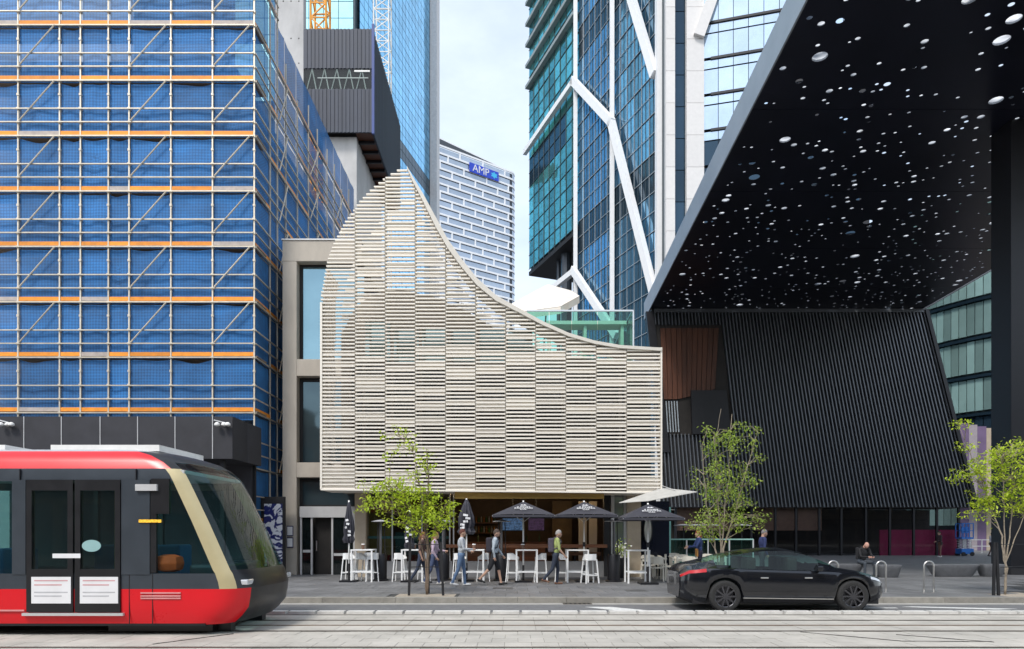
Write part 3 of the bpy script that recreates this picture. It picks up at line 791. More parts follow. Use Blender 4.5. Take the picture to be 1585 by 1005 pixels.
# white columns and diagonals
M_br = mat('white_brace', (0.80, 0.80, 0.80), 0.5, var=0.04)
for px_, w in ((895, .42), (952, .42)):
    t = on_T(px_); MB().bar(tp(t, 0, .35), tp(t, 84, .35), w, w).build('column', M_br, btw)
def brace(x0, y0, x1, y1, w=.78):
    a, b = T(x0, y0, .55), T(x1, y1, .55)
    MB().bar(a, b, w, .5, up=nT).build('brace', M_br, btw)
brace(895, 128, 818, 238, .62); brace(893, 126, 955, 192); brace(953, 188, 1022, 462); brace(1021, 118, 982, -10); brace(897, 420, 862, 447, .62); brace(893, 418, 962, 521, .75)
MB().bar(tp(.35, 0, .2), tp(.35, 84, .2), .9, .9).build('column', M_br, btw)

# stone-panelled pillars and a pale blue glazed front next to it
stt = thing('stone_tower', (X(1075, 58), 60, 0), 'white stone panelled pillars with pale blue glazed office front', 'tower')
M_pan = mat('white_stone', (0.68, 0.66, 0.64), 0.6, var=0.05, objvar=0.04)
M_pale = mirror_glass('pale_blue_glazing', (0.50, 0.62, 0.74), 0.05, 0.8, 0.06, 0.15)
q0, q1, q2, q3 = X(1031, 58), X(1045, 58), X(1063, 58), X(1090, 58)
for k in range(24):
    z0 = .2 + k * 2.72
    piece2('stone_panel', stt, q0, q1, 58, 58.6, z0, z0 + 2.69, M_pan); piece2('stone_panel', stt, q2, q3, 58, 58.6, z0, z0 + 2.69, M_pan)
    piece2('pane', stt, q1 + .01, q2 - .01, 58.5, 58.6, z0, z0 + 2.65, M_gd)
MB().box(q0 + .05, q3 - .05, 58.62, 66, 0, 65).build('wall', M_mull, stt)
dS = Vector((3.86, -1, 0)).normalized(); S0 = Vector((q3 + .02, 58.3, 0)); angS = math.atan2(dS.y, dS.x); nS = Vector((dS.y, -dS.x, 0))
if nS.y > 0: nS = -nS
MB().prism([S0 - nS * .4, S0 + dS * 13 - nS * .4, S0 + dS * 13 - nS * 8, S0 - nS * 8], (0, 0, 65)).build('wall', M_black, stt)
fz = 1.73 + (825 - 160) * 58 / F - 3.05 * 12
k = 0
while fz < 56:
    for i in range(10):
        w = 1.22; c = S0 + dS * (i + .5) * w - nS * .1
        for (za, zb_, sh) in ((.05, .75, 0), (1.0, 2.98, 0)):
            piece('pane', stt, (c.x, c.y, fz + (za + zb_) / 2), (w - .05, .1, zb_ - za), M_pale if (fz > 34 or k < 0) else M_gd, (rnd.gauss(0, .002), 0, angS + rnd.gauss(0, .002))) if fz > 24 else None
    MB().bar(S0 + dS * .6 + Vector((0, 0, fz + .88)), S0 + dS * 12.3 + Vector((0, 0, fz + .88)), .12, .2).build('ledge', M_black, stt) if fz > 24 else None
    fz += 3.05; k += 1
br = MB().bar((q3 - .5, 57.9, Zh(58, 58)), (q3 + 1.2, 57.9, Zh(-30, 58)), .9, .5, up=(0, 1, 0)).build('brace', M_pan, stt)

# ------------------------------------------------------------------ black leaning theatre front and its perforated canopy
WY = 48.0; HS = Zh(478, WY)
th = thing('batten_building', (X(1250, WY), WY, FP), 'black building front of slanting metal battens above dark glazing', 'building')
def fan(s, y):                                       # photo column of batten s at photo row y
    a = 1005 + 425 * s; b = 1025 + 483 * s; return a + (b - a) * (y - 478) / 307.0
NB = 82
MB().prism([P(fan(0, 478), 478, WY + .12), P(1430, 478, WY + .12), P(1508, 785, WY + .12), P(1025, 785, WY + .12)], (0, .5, 0)).build('backing_wall', M_blackm, th)
for i in range(NB):
    s = (i + .5) / NB
    segs = [(478, 785)] if s > .262 else [(478, 503), (672, 785)]
    for ya, yb in segs:
        a, b = P(fan(s, ya), ya, WY), P(fan(s, yb), yb, WY)
        MB().bar(a, b, .075, .22, up=(0, -1, 0)).build('batten', M_batten, th)
MB().bar(P(1018, 500, WY - .05), P(1432, 482, WY - .05), .25, .3).build('gutter', M_black, th) if False else None
piece2('head_rail', th, X(1012, WY), X(1432, WY), WY - .15, WY + .1, Zh(484, WY), Zh(479, WY), M_batten)
MB().bar(P(1432, 480, WY), P(1510, 788, WY), .25, .5, up=(0, -1, 0)).build('edge_frame', M_black, th)
MB().prism([P(1000, 482, WY - .2), P(1012, 482, WY - .2), P(1037, 700, WY - .2), P(1025, 700, WY - .2)], (0, .4, 0)).build('edge_frame', M_black, th)
# opening with rust-red timber lining
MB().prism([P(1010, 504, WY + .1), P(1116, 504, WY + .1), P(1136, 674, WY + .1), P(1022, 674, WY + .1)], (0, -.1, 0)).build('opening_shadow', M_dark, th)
for i in range(11):
    u0, u1 = i / 11, (i + 1) / 11
    xa, xb = 1022 + 91 * u0, 1022 + 91 * u1
    def yb_(u): return np.interp(u, [0, .25, .5, .93, 1], [618, 618, 614, 604, 602])
    xa2, xb2 = 1027 + 80 * u0, 1027 + 80 * u1
    MB().prism([P(xa + .4, 508, WY - .12), P(xb - .4, 508, WY - .12), P(xb2 - .4, yb_(u1), WY - .12), P(xa2 + .4, yb_(u0), WY - .12)], (0, .08, 0)).build('plank', M_timber, th)
MB().prism([P(1070, 604, WY - .3), P(1125, 604, WY - .3), P(1132, 672, WY - .3), P(1072, 672, WY - .3)], (0, .25, 0)).build('dark_box', M_black, th)
for i in range(5): MB().bar(P(1031 + i * 4.2, 621, WY - .15), P(1034 + i * 4.2, 669, WY - .15), .07, .05, up=(0, -1, 0)).build('pale_slat', M_mullw, th)
# ground floor glazing
gx = [1046, 1088, 1130, 1163, 1200, 1232, 1268, 1302, 1340, 1377, 1414, 1450, 1484]
GYb = WY + .3; zt = Zh(786, GYb)
for a, b in zip(gx[:-1], gx[1:]):
    piece2('pane', th, X(a, GYb) + .06, X(b, GYb) - .06, GYb, GYb + .03, FP + .02, zt, glass('foyer_glass', (0.85, 0.85, 0.87), 0.92, 0.015, 1.33))
for a in gx: piece2('mullion', th, X(a, GYb) - .07, X(a, GYb) + .07, GYb - .08, GYb + .08, FP, zt, M_black)
MB().box(X(1020, GYb), X(1490, GYb), GYb - .3, GYb + .6, zt, zt + .3).build('lintel', M_black, th)
M_tan = mat('tan_panel', (0.26, 0.16, 0.11), 0.7); M_mag = mat('magenta_panel', (0.36, 0.014, 0.09), 0.6, var=0.15)
MB().box(X(1040, WY) - 2, X(1484, WY) + 1, WY + 5, WY + 5.2, FP, zt).build('back_wall', M_dark, th)
for a, b in ((1165, 1232), (1235, 1272), (1046, 1128)): piece2('wall_panel', th, X(a, 48.7), X(b, 48.7), 48.7, 48.8, 1.9, zt, M_tan)
for a, b in ((1362, 1412), (1414, 1448), (1450, 1484)): piece2('wall_panel', th, X(a, 48.7), X(b, 48.7), 48.7, 48.8, FP, 1.95, M_mag)
MB().box(X(1040, 50), X(1484, 50), 48.9, 53, zt + .02, zt + .06).build('foyer_ceiling', M_dark, th)
for k, (a, y) in enumerate(((1255, 790), (1205, 791), (1300, 790))): piece('ceiling_light', th, (X(a, 49.6), 49.6, zt - .02), (.5, .12, .03), M_white)

# canopy
cdir = .033
def cxl(Y): return 9.54 + cdir * (Y - 48)            # left edge
def cxr(Y): return 28.85 + cdir * (Y - 48)
CY0, CY1 = 16.5, 50.4
can = thing('perforated_canopy', (19, 27, FP), 'giant black canopy pierced with round holes on a black column', 'canopy')
rg = random.Random(5)
cuts = [CY0, 25.4, 31.5, 37.8, 43.9, CY1]
holes = []
for a, b in zip(cuts[:-1], cuts[1:]):
    tries = 0; want = int((b - a) * 19.0 * 1.5); got = 0
    while got < want and tries < 6000:
        tries += 1
        u = rg.random(); r = rg.uniform(.045, .085) if u < .72 else (rg.uniform(.085, .135) if u < .955 else rg.uniform(.17, .25))
        y = rg.uniform(a + r + .08, b - r - .08); x = rg.uniform(cxl(y) + .3 + r, cxr(y) - .3 - r)
        if all((x - h[0]) ** 2 + (y - h[1]) ** 2 > (r + h[2] + .10) ** 2 for h in holes):
            holes.append((x, y, r)); got += 1
for a, b in zip(cuts[:-1], cuts[1:]):
    a2, b2 = a + .012, b - .012
    cu = bpy.data.curves.new('soffit', 'CURVE'); cu.dimensions = '2D'; cu.fill_mode = 'BOTH'; cu.extrude = .008
    def loop(pts):
        sp = cu.splines.new('POLY'); sp.points.add(len(pts) - 1); sp.use_cyclic_u = True
        for q, p in zip(sp.points, pts): q.co = (p[0], p[1], 0, 1)
    loop([(cxl(a2) + .05, a2), (cxr(a2) - .05, a2), (cxr(b2) - .05, b2), (cxl(b2) + .05, b2)])
    for x, y, r in holes:
        if a2 < y < b2: loop([(x + r * math.cos(t), y + r * math.sin(t)) for t in np.linspace(0, 2 * math.pi, 15)[:-1]])
    t_ = bpy.data.objects.new('tmp', cu); col.objects.link(t_); bpy.context.view_layer.update()
    me = bpy.data.meshes.new_from_object(t_.evaluated_get(bpy.context.evaluated_depsgraph_get())); bpy.data.objects.remove(t_)
    me.materials.clear(); me.materials.append(M_soffit)
    o = bpy.data.objects.new('soffit_panel', me); col.objects.link(o); o.parent = can; o.location = Vector((0, 0, HS + .008)) - org(can)
M_lens = leaf_mat('frosted_lens_brightness', (0.10, 0.12, 0.15), (0.95, 0.95, 0.95))  # noise in the lens colour paints brighter and dimmer holes
for nd in M_lens.node_tree.nodes:
    if nd.type == 'TEX_NOISE': nd.inputs['Scale'].default_value = 1.7; nd.inputs['Detail'].default_value = 1
    if nd.type == 'MIX_SHADER': nd.inputs['Fac'].default_value = .75
ln_mb = MB(); sl_mb = MB()
for q, (x, y, r) in enumerate(holes):
    if q % 4 == 0: continue
    i0 = len(ln_mb.v); r2 = r * 1.25; zl_ = HS + .018 + r * .28
    ln_mb.v += [(x + r2 * math.cos(t), y + r2 * math.sin(t), zl_) for t in np.linspace(0, 2 * math.pi, 13)[:-1]]
    ln_mb.f.append(tuple(range(i0, i0 + 12))); ln_mb.mi.append(0)
    i1 = len(sl_mb.v); cs_ = [(math.cos(t), math.sin(t)) for t in np.linspace(0, 2 * math.pi, 13)[:-1]]
    sl_mb.v += [(x + (r + .012) * c_, y + (r + .012) * s2_, HS + .004) for c_, s2_ in cs_] + [(x + (r + .012) * c_, y + (r + .012) * s2_, zl_) for c_, s2_ in cs_]
    for t in range(12): sl_mb.f.append((i1 + t, i1 + (t + 1) % 12, i1 + 12 + (t + 1) % 12, i1 + 12 + t)); sl_mb.mi.append(0)
tag(ln_mb.build('lens_field', M_lens, can), kind='stuff'); tag(sl_mb.build('sleeve_field', M_fascia, can), kind='stuff')
for a in cuts[1:-1]: piece2('seam_cover', can, cxl(a) + .1, cxr(a) - .1, a - .1, a + .1, HS + .02, HS + .12, M_black)
TH = 1.2
MB().prism([(cxl(CY0), CY0, HS - .05), (cxl(CY1), CY1, HS - .05), (cxl(CY1), CY1, HS + TH), (cxl(CY0), CY0, HS + TH)], (.06, 0, 0)).build('fascia', M_fascia, can)
MB().prism([(cxr(CY0), CY0, HS - .05), (cxr(CY1), CY1, HS - .05), (cxr(CY1), CY1, HS + TH), (cxr(CY0), CY0, HS + TH)], (.06, 0, 0)).build('fascia', M_fascia, can)
MB().box(cxl(CY0) + .06, cxr(CY0), CY0, CY0 + .06, HS - .05, HS + TH).build('fascia', M_fascia, can)
MB().box(cxl(CY1) + .06, cxr(CY1), CY1 - .06, CY1, HS - .05, HS + .18).build('fascia', M_fascia, can)
for k in range(1, 4):
    xx = 9.54 + k * 19.3 / 4
    MB().bar((xx - .9, CY0 + .1, HS + .35), (xx + .2, CY1 - .1, HS + .35), .18, .3).build('beam', M_black, can)
cl = MB().box(18.95, 21.0, 26.0, 27.1, FP, HS).build('column', M_black, can, bevel=.02)
piece2('column_plinth', can, 18.9, 21.05, 25.95, 27.15, FP, FP + .25, M_blackm)

# curved glass building behind the canopy on the right
cgb = thing('curved_glass_building', (58, 72, 0), 'pale green curved glass building seen past the black column', 'building')
M_cg = mirror_glass('mint_glazing', (0.40, 0.62, 0.60), 0.06, 0.6, 0.35, 0.9)
cen = Vector((60, 76, 0)); RR = 20
MB().lathe(cen, [(RR - .6, 0), (RR - .6, 34)], 64).build('wall', M_mull, cgb)
M_pur = mat('purple_hoarding', (0.13, 0.085, 0.16), 0.6, var=0.25, scale=0.5)
for k in range(9):
    z0 = 2.2 + k * 3.6
    for i in range(68):
        a = R(150 + i * 2.0); w = RR * R(2.0)
        c = cen + Vector((math.cos(a), math.sin(a), 0)) * RR; c.z = z0 + 1.75
        px_ = c.x / c.y * F + CX
        if not 1400 < px_ < 1620: continue
        m_ = M_cg if k > 2 else (M_gd if k == 2 else (M_pur if (k == 1) else M_cg))
        piece('pane', cgb, c, (w - .07, .1, 3.0), m_, (rnd.gauss(0, .01), 0, a + R(90) + rnd.gauss(0, .01)))
    MB().lathe(cen, [(RR - .3, z0 + 3.3), (RR + .35, z0 + 3.32), (RR + .35, z0 + 3.58), (RR - .3, z0 + 3.6)], 96).build('floor_band', M_gd if k != 0 else M_sand, cgb)
# stair wall / kiosk hoarding on the side lane
hd = thing('lane_hoarding', (X(1510, 62), 62, FP), 'purple and white printed hoarding along the lane past the black front', 'hoarding')
for k, (a, b, m_) in enumerate(((1486, 1500, M_pur), (1500, 1513, mat('hoarding_pink', (.30, .26, .28), .7)), (1513, 1527, M_pur), (1527, 1560, M_sand))):
    piece2('panel', hd, X(a, 62) + .01, X(b, 62), 62, 62.06, FP, Zh(655, 62) - k * .15, m_)
piece2('awning', hd, X(1484, 60), X(1560, 60), 60, 61.9, Zh(776, 60), Zh(772, 60), M_blackm)
rl = thing('lane_railing', (X(1520, 54), 54, FP), 'steel handrail along the lane behind the blue scissor lift', 'railing')
for z in (.55, 1.05): piece2('rail', rl, X(1500, 54), X(1570, 54), 53.97, 54.03, FP + z - .03, FP + z + .03, M_alu)
for p in (1502, 1520, 1538, 1556): piece2('post', rl, X(p, 54) - .03, X(p, 54) + .03, 53.98, 54.04, FP, FP + 1.05, M_alu)
# blue scissor lift
SLY = 47.6; sx = X(1493, SLY); slf = thing('scissor_lift', (sx, SLY, FP), 'small blue scissor lift parked at the corner of the black building', 'scissor lift')
piece2('chassis', slf, sx - .42, sx + .42, SLY - .35, SLY + .35, FP + .14, FP + .5, M_blue)
for dx in (-.3, .3):
    for dy in (-.36, .36): MB().tube([(sx + dx, SLY + dy - .05, FP + .14), (sx + dx, SLY + dy + .05, FP + .14)], .14, 12).build('wheel', M_rubber, slf)
for k in range(4):
    for dy in (-.25, .25):
        MB().bar((sx - .35, SLY + dy, FP + .5 + k * .17), (sx + .35, SLY + dy, FP + .5 + (k + 1) * .17), .05, .05).bar((sx + .35, SLY + dy, FP + .5 + k * .17), (sx - .35, SLY + dy, FP + .5 + (k + 1) * .17), .05, .05).build('scissor_arm', M_alu, slf)
piece2('platform', slf, sx - .42, sx + .42, SLY - .35, SLY + .35, FP + 1.18, FP + 1.30, M_blue)
bk = MB()
for dx in (-.4, -.13, .13, .4):
    for dy in (-.33, .33): bk.bar((sx + dx, SLY + dy, FP + 1.3), (sx + dx, SLY + dy, FP + 2.25), .05, .05)
for z in (1.75, 2.25):
    for dy in (-.33, .33): bk.bar((sx - .4, SLY + dy, FP + z), (sx + .4, SLY + dy, FP + z), .05, .05)
    for dx in (-.4, .4): bk.bar((sx + dx, SLY - .33, FP + z), (sx + dx, SLY + .33, FP + z), .05, .05)
bk.build('guard_rail', M_blue, slf)
piece2('control_box', slf, sx - .38, sx + .1, SLY - .3, SLY - .2, FP + 1.6, FP + 2.0, M_blue)

# ------------------------------------------------------------------ concrete framed building beside the louvres
CY = 26.0
cb = thing('concrete_frame_building', (X(450, CY), CY, FP), 'pale concrete framed narrow building with tall windows beside the louvred facade', 'building')
ca, cbx, ctop = X(437, CY), X(459, CY), Zh(372, CY)
MB().box(ca, cbx, CY, CY + 9, FP, ctop - .8).build('pillar', M_conc, cb, bevel=.02)
xe = X(560, CY)
MB().box(ca, xe, CY - .003, CY + 9, ctop - .8 + .002, ctop).build('parapet', M_conc, cb, bevel=.02)
piece2('coping', cb, ca - .03, xe, CY - .04, CY + 9, ctop, ctop + .05, M_alu)
for ya, yb in ((556, 582), (716, 739)): MB().box(cbx, xe, CY + .003, CY + 1.2, Zh(yb, CY), Zh(ya, CY)).build('beam', M_conc, cb, bevel=.015)
for ya, yb in ((402, 556), (582, 716), (739, 783)):
    z0, z1 = Zh(yb, CY), Zh(ya, CY)
    fr_ = MB().box(cbx + .002, cbx + .12, CY + .35, CY + .47, z0, z1).box(cbx + .12, xe, CY + .35, CY + .47, z1 - .14, z1).box(cbx + .12, xe, CY + .35, CY + .47, z0, z0 + .05).build('window_frame', M_blackm, cb)
    piece2('pane', cb, cbx + .12, xe, CY + .40, CY + .43, z0 + .05, z1 - .14, mirror_glass('teal_window', (0.22, 0.36, 0.42), 0.04, 0.7, 0.0, 0.15) if yb < 600 else mirror_glass('dark_teal_window', (0.07, 0.11, 0.13), 0.04, 0.6, 0.0, 0.15))
MB().box(cbx, xe, CY + .6, CY + 8.5, FP, ctop - 1.0).build('core', M_dark, cb)
# entry door
dz = Zh(801, CY); z783 = Zh(784, CY); xd0, xd1 = X(463, CY), X(549, CY)
piece2('transom_panel', cb, xd0, xd1, CY + .05, CY + .2, dz, z783, M_alu)
for p in (464.5, 481, 513, 547):
    piece2('door_post', cb, X(p, CY) - .035, X(p, CY) + .035, CY + .1, CY + .18, FP, dz, M_alu)
piece2('side_light', cb, X(467, CY), X(479, CY), CY + .13, CY + .15, FP, dz, M_winglass); piece2('side_light_rail', cb, X(467, CY), X(479, CY), CY + .11, CY + .17, FP + .85, FP + .95, M_alu)
dr = MB().box(X(483.5, CY), X(510.5, CY), CY + .4, CY + .44, FP, dz).build('door', M_dark, cb); piece2('door_handle', dr, X(485, CY), X(486.5, CY), CY + .34, CY + .4, FP + .9, FP + 1.3, M_steel)
piece2('side_light', cb, X(515, CY), X(545, CY), CY + .13, CY + .15, FP, dz, M_winglass); piece2('side_light_rail', cb, X(515, CY), X(545, CY), CY + .11, CY + .17, FP + .72, FP + .82, M_alu)
for k, y in enumerate((814, 832)):
    n_ = thing('notice_frame', (X(449, CY), CY - .02, Zh(y + 8, CY)), ('white notice in a navy frame, the upper one on the concrete pillar', 'white notice in a navy frame, the lower one on the concrete pillar')[k], 'notice')
    piece2('frame', n_, X(444, CY), X(454, CY), CY - .03, CY + .005, Zh(y + 16, CY), Zh(y, CY), M_navy); piece2('sheet', n_, X(445, CY), X(453, CY), CY - .036, CY - .03, Zh(y + 14.5, CY), Zh(y + 1.5, CY), M_notice)
# swirling blue and white poster on a black stand
PY = 25.4
po = thing('poster_board', (X(422, PY), PY, FP), 'tall black board with a navy and white swirling artwork', 'poster board')
piece2('frame', po, X(404, PY), X(440.5, PY), PY, PY + .12, FP, Zh(769, PY), M_blackm)
mp_ = mat('poster_art', (0.012, 0.02, 0.12), 0.4)
n, l = mp_.node_tree.nodes, mp_.node_tree.links; b_ = n['Principled BSDF']
g_ = n.new('ShaderNodeNewGeometry'); nz = n.new('ShaderNodeTexNoise'); nz.inputs['Scale'].default_value = 2.2; nz.inputs['Detail'].default_value = 3; nz.inputs['Distortion'].default_value = 2.5
l.new(g_.outputs['Position'], nz.inputs['Vector']); rp_ = n.new('ShaderNodeValToRGB'); rp_.color_ramp.elements[0].color = (.012, .02, .14, 1); rp_.color_ramp.elements[1].color = (.7, .72, .76, 1)
rp_.color_ramp.elements[0].position = .50; rp_.color_ramp.elements[1].position = .54
l.new(nz.outputs['Fac'], rp_.inputs['Fac']); l.new(rp_.outputs['Color'], b_.inputs['Base Color'])
piece2('artwork', po, X(409, PY), X(437, PY), PY - .012, PY, Zh(882, PY), Zh(780, PY), mp_)

# ------------------------------------------------------------------ louvred building
LY = 23.3; GW = 25.0
lv = thing('louvred_building', (X(760, LY), LY, FP), 'cream louvred cafe building with sweeping curved peak over the footpath', 'building')
cb_px = [497, 549.4, 596, 642.5, 689.6, 736, 782.7, 829, 876, 923, 970, 1022.5]
lyv = [255, 262, 273, 293, 312, 327, 342, 356, 373, 401, 423, 447, 465, 800]; lxv = [629, 616, 597, 573, 555, 545, 533.5, 526, 517, 506.5, 502, 498, 497, 497]
ryv = [257, 272, 300, 335, 370, 400, 430, 457, 475, 497, 515, 527, 534, 537.5]; rxv = [630, 638, 655, 674, 693, 714, 738, 768, 800, 840, 880, 920, 960, 1012]
offy = lambda y: float(np.interp(y, [257, 285, 330, 420, 480, 540], [4, 11, 17, 13, 7, 5]))
iy = [y + offy(y) for y in ryv]
def lx(y): return float(np.interp(y, lyv, lxv))
def rx(y): return float(np.interp(y, iy, rxv)) if y < iy[-1] else 1022.5
mod = 2.87
slats = []
rs = random.Random(21)
for c in range(11):
    yb = 757 + 5 * (c + .5) / 11 - 1.2
    phase = c % 2
    k = 0; state_open = True; run = 0
    y = yb
    while y > 262:
        xa, xb = max(cb_px[c], lx(y)), min(cb_px[c + 1], rx(y))
        if xb - xa > 2.5:
            main = (k + phase) % 2 == 0
            if run <= 0:
                frac = (yb - y) / 480.0
                if k < 10: state_open = rs.random() < .15
                elif y < 540: state_open = rs.random() < .93
                else: state_open = not state_open if rs.random() < .85 else state_open
                run = rs.choice((4, 4, 6, 8, 10)) if (state_open and y > 540) else (rs.choice((2, 2, 2, 4)) if y > 540 else rs.choice((2, 6, 10)))
                if not state_open and y < 540: run = 2
            run -= 1
            if main or not state_open: slats.append((xa, xb, y, main))
        y -= mod; k += 1
slats.sort(key=lambda s: (-round(s[1] - s[0], 0), abs(s[2] - 640)))
sh = mod / F * LY
rest = MB()
for i, (xa, xb, y, main) in enumerate(slats):
    z = Zh(y, LY); gap = .012
    x0, x1 = X(xa, LY) + (gap if xa > 498 else -.02), X(xb, LY) - gap
    y0 = LY if main else LY + .055
    h = sh * ((.95 if y > 545 else .80) if main else .84)
    tl = 0
    if i < 300: piece('louvre', lv, ((x0 + x1) / 2, y0 + .045, z), (x1 - x0, .09, h - .007), M_slat)
    else: rest.box(x0, x1, y0, y0 + .09, z - h / 2 + .003, z + h / 2 - .003)
tag(rest.build('louvre_field', M_slat, lv), kind='stuff')
# posts behind the joints
for p in cb_px:
    yt = None
    if p < 629:
        yt = float(np.interp(p, lxv[::-1][1:], lyv[::-1][1:])) + 4 if p > 497 else 468
    else: yt = float(np.interp(p, rxv + [1023], iy + [542])) + 2
    piece2('post', lv, X(p, LY) - .035, X(p, LY) + .035, LY + .11, LY + .2, Zh(758, LY), Zh(yt, LY), M_post)
piece2('edge_post', lv, X(495.5, LY), X(498.5, LY), LY - .02, LY + .12, Zh(757.5, LY), Zh(468, LY), M_slat)
piece2('edge_post', lv, X(1022.5, LY), X(1025, LY), LY - .02, LY + .12, Zh(762, LY), Zh(538, LY), M_slat)
MB().strip([P(496, 756.5, LY - .02), P(1024, 761.5, LY - .02)], [P(496, 759, LY - .02), P(1024, 764, LY - .02)], (0, 1.5, 0)).build('bottom_trim', M_slat, lv)
# sweeping top ribbon with real depth
top = [P(x, y, LY - .06) for x, y in zip(rxv, ryv)] + [P(1024, 538, LY - .06)]
bot = [P(x, y + offy(y) * .92, LY - .06) for x, y in zip(rxv, ryv)] + [P(1024, 543, LY - .06)]
def dense(pl, n=4):
    v = np.array([tuple(p) for p in pl]); t = np.arange(len(v)); tt = np.linspace(0, len(v) - 1, (len(v) - 1) * n + 1)
    return [Vector((np.interp(q, t, v[:, 0]), np.interp(q, t, v[:, 1]), np.interp(q, t, v[:, 2]))) for q in tt]
MB().strip(top, bot, (0, 1.4, 0)).build('roof_ribbon', M_ribbon, lv)
# left return louvres and rear louvre skin seen through the gaps
ret = MB()
for k in range(60):
    z = Zh(755 - k * 2 * mod, LY)
    xx = X(lx(755 - k * 2 * mod), LY); ret.box(xx, xx + .08, LY + .1, LY + 1.6, z - sh / 2, z + sh / 2)
tag(ret.build('return_louvre', M_slat, lv), kind='stuff')
rear = MB(); RY = 25.2
for k in range(46):
    y = 540 - k * 3 * mod
    xa, xb = lx(y) + 10, rx(y) - 6
    if xb - xa > 4: rear.box(X(xa, LY), X(xb, LY), RY, RY + .09, Zh(y, LY), Zh(y, LY) + sh)
tag(rear.build('rear_louvre', M_slat, lv), kind='stuff')
IY = 24.7                                             # inner building skin
def PI(x, y): return Vector((X(x, LY), IY, Zh(y, LY)))
MB().prism([PI(512, 757), PI(512, 500), PI(535, 455), PI(565, 432), PI(610, 426), PI(660, 436), PI(720, 462), PI(780, 500), PI(860, 535), PI(1018, 548), PI(1018, 757)], (0, .25, 0)).build('inner_wall', M_inner, lv)
for c in range(11):
    xa, xb = cb_px[c] + 3, cb_px[c + 1] - 3
    if c == 0: xa = 530
    for ya, yb in ((552, 640), (646, 752)):
        piece2('inner_window', lv, X(xa, LY), X(xb, LY), IY - .06, IY - .01, Zh(yb, LY), Zh(ya, LY), mirror_glass('inner_glazing', (0.008, 0.011, 0.011), 0.12, 0.0, 0.5, 0.1))
    if 0 < c < 7: piece2('inner_window', lv, X(xa, LY), X(xb, LY), IY - .06, IY - .01, Zh(545, LY), Zh(492 if c > 1 else 480, LY), mirror_glass('inner_teal', (0.16, 0.24, 0.23), 0.06, 0.6, 0.2, 0.1))
MB().box(X(503, LY), X(1019, LY), LY + .25, 31.6, Zh(757, LY), Zh(757, LY) + .25).build('floor_slab', mat('slab_soffit', (0.30, 0.27, 0.23), 0.8), lv)
MB().box(X(512, LY), X(1018, LY), IY + .26, 32, Zh(757, LY) + .26, Zh(545, LY)).build('mass', M_inner, lv)
# terrace level: balustrade, furniture and ivory parasol
TZ = Zh(545, LY) + .02
bal = thing('terrace_balustrade', (X(930, 26), 26, TZ), 'green tinted glass balustrade round the roof terrace', 'balustrade')
bx = [X(p, 26) for p in (815, 850, 885, 925, 980)]; bzt = Zh(481, 26)
for a, b in zip(bx[:-1], bx[1:]): piece2('pane', bal, a + .01, b - .01, 26, 26.02, TZ, bzt - .03, M_bal)
piece2('pane', bal, bx[-1] - .02, bx[-1], 26.03, 30.5, TZ, bzt - .03, M_bal)
piece2('hand_rail', bal, bx[0], bx[-1] + .02, 25.98, 26.04, bzt - .03, bzt + .03, M_steel); piece2('hand_rail', bal, bx[-1] - .04, bx[-1] + .02, 26.05, 30.5, bzt - .03, bzt + .03, M_steel)
piece2('post', bal, bx[-1] - .02, bx[-1] + .03, 25.98, 26.03, TZ, bzt - .03, M_steel)
tt_ = thing('terrace_table', (X(905, 27.5), 27.5, TZ), 'long pale high table on the roof terrace', 'table')
tz = Zh(500, 27.5)
piece2('tabletop', tt_, X(845, 27.5), X(968, 27.5), 27.2, 28.0, tz - .14, tz, M_cream)
for p in (850, 905, 962): piece2('leg', tt_, X(p, 27.5) - .06, X(p, 27.5) + .06, 27.3, 27.9, TZ, tz - .14, M_cream)
for k, p in enumerate((907, 935)):
    s_ = thing('terrace_stool', (X(p, 27), 27, TZ), 'white bar stool tucked at the roof terrace table', 'stool', 'stools on the roof terrace')
    piece2('seat', s_, X(p, 27) - .24, X(p, 27) + .24, 26.8, 27.16, TZ + .86, TZ + .92, M_furn)
    for dx in (-.22, .22):
        for dy in (-.15, .15): piece2('leg', s_, X(p, 27) + dx - .02, X(p, 27) + dx + .02, 27 + dy - .04, 27 + dy, TZ, TZ + .86, M_furn)
    piece2('foot_rail', s_, X(p, 27) - .2, X(p, 27) + .2, 26.82, 26.85, TZ + .3, TZ + .34, M_furn)
tu = thing('terrace_parasol', (X(838, 29), 29, TZ), 'ivory printed parasol leaning over the roof terrace', 'parasol')
pm = mat('ivory_print', (0.82, 0.79, 0.74), 0.8, var=0.1, scale=1.6, alt=(0.74, 0.62, 0.50))
ap = P(848, 440, 29); rim = [P(795, 484, 28.0), P(868, 474, 27.2), P(897, 458, 28.6), P(885, 450, 30.4), P(835, 455, 31.2), P(792, 470, 30.2)]
for a, b in zip(rim, rim[1:] + rim[:1]):
    MB().prism([ap, a, b], (0, 0, -.03)).build('canopy_panel', pm, tu); MB().quad(a, b, b - Vector((0, 0, .3)), a - Vector((0, 0, .3))).build('valance', pm, tu)
MB().tube([(X(838, 29), 29, TZ), ap], .035, 8).build('pole', M_alu, tu)

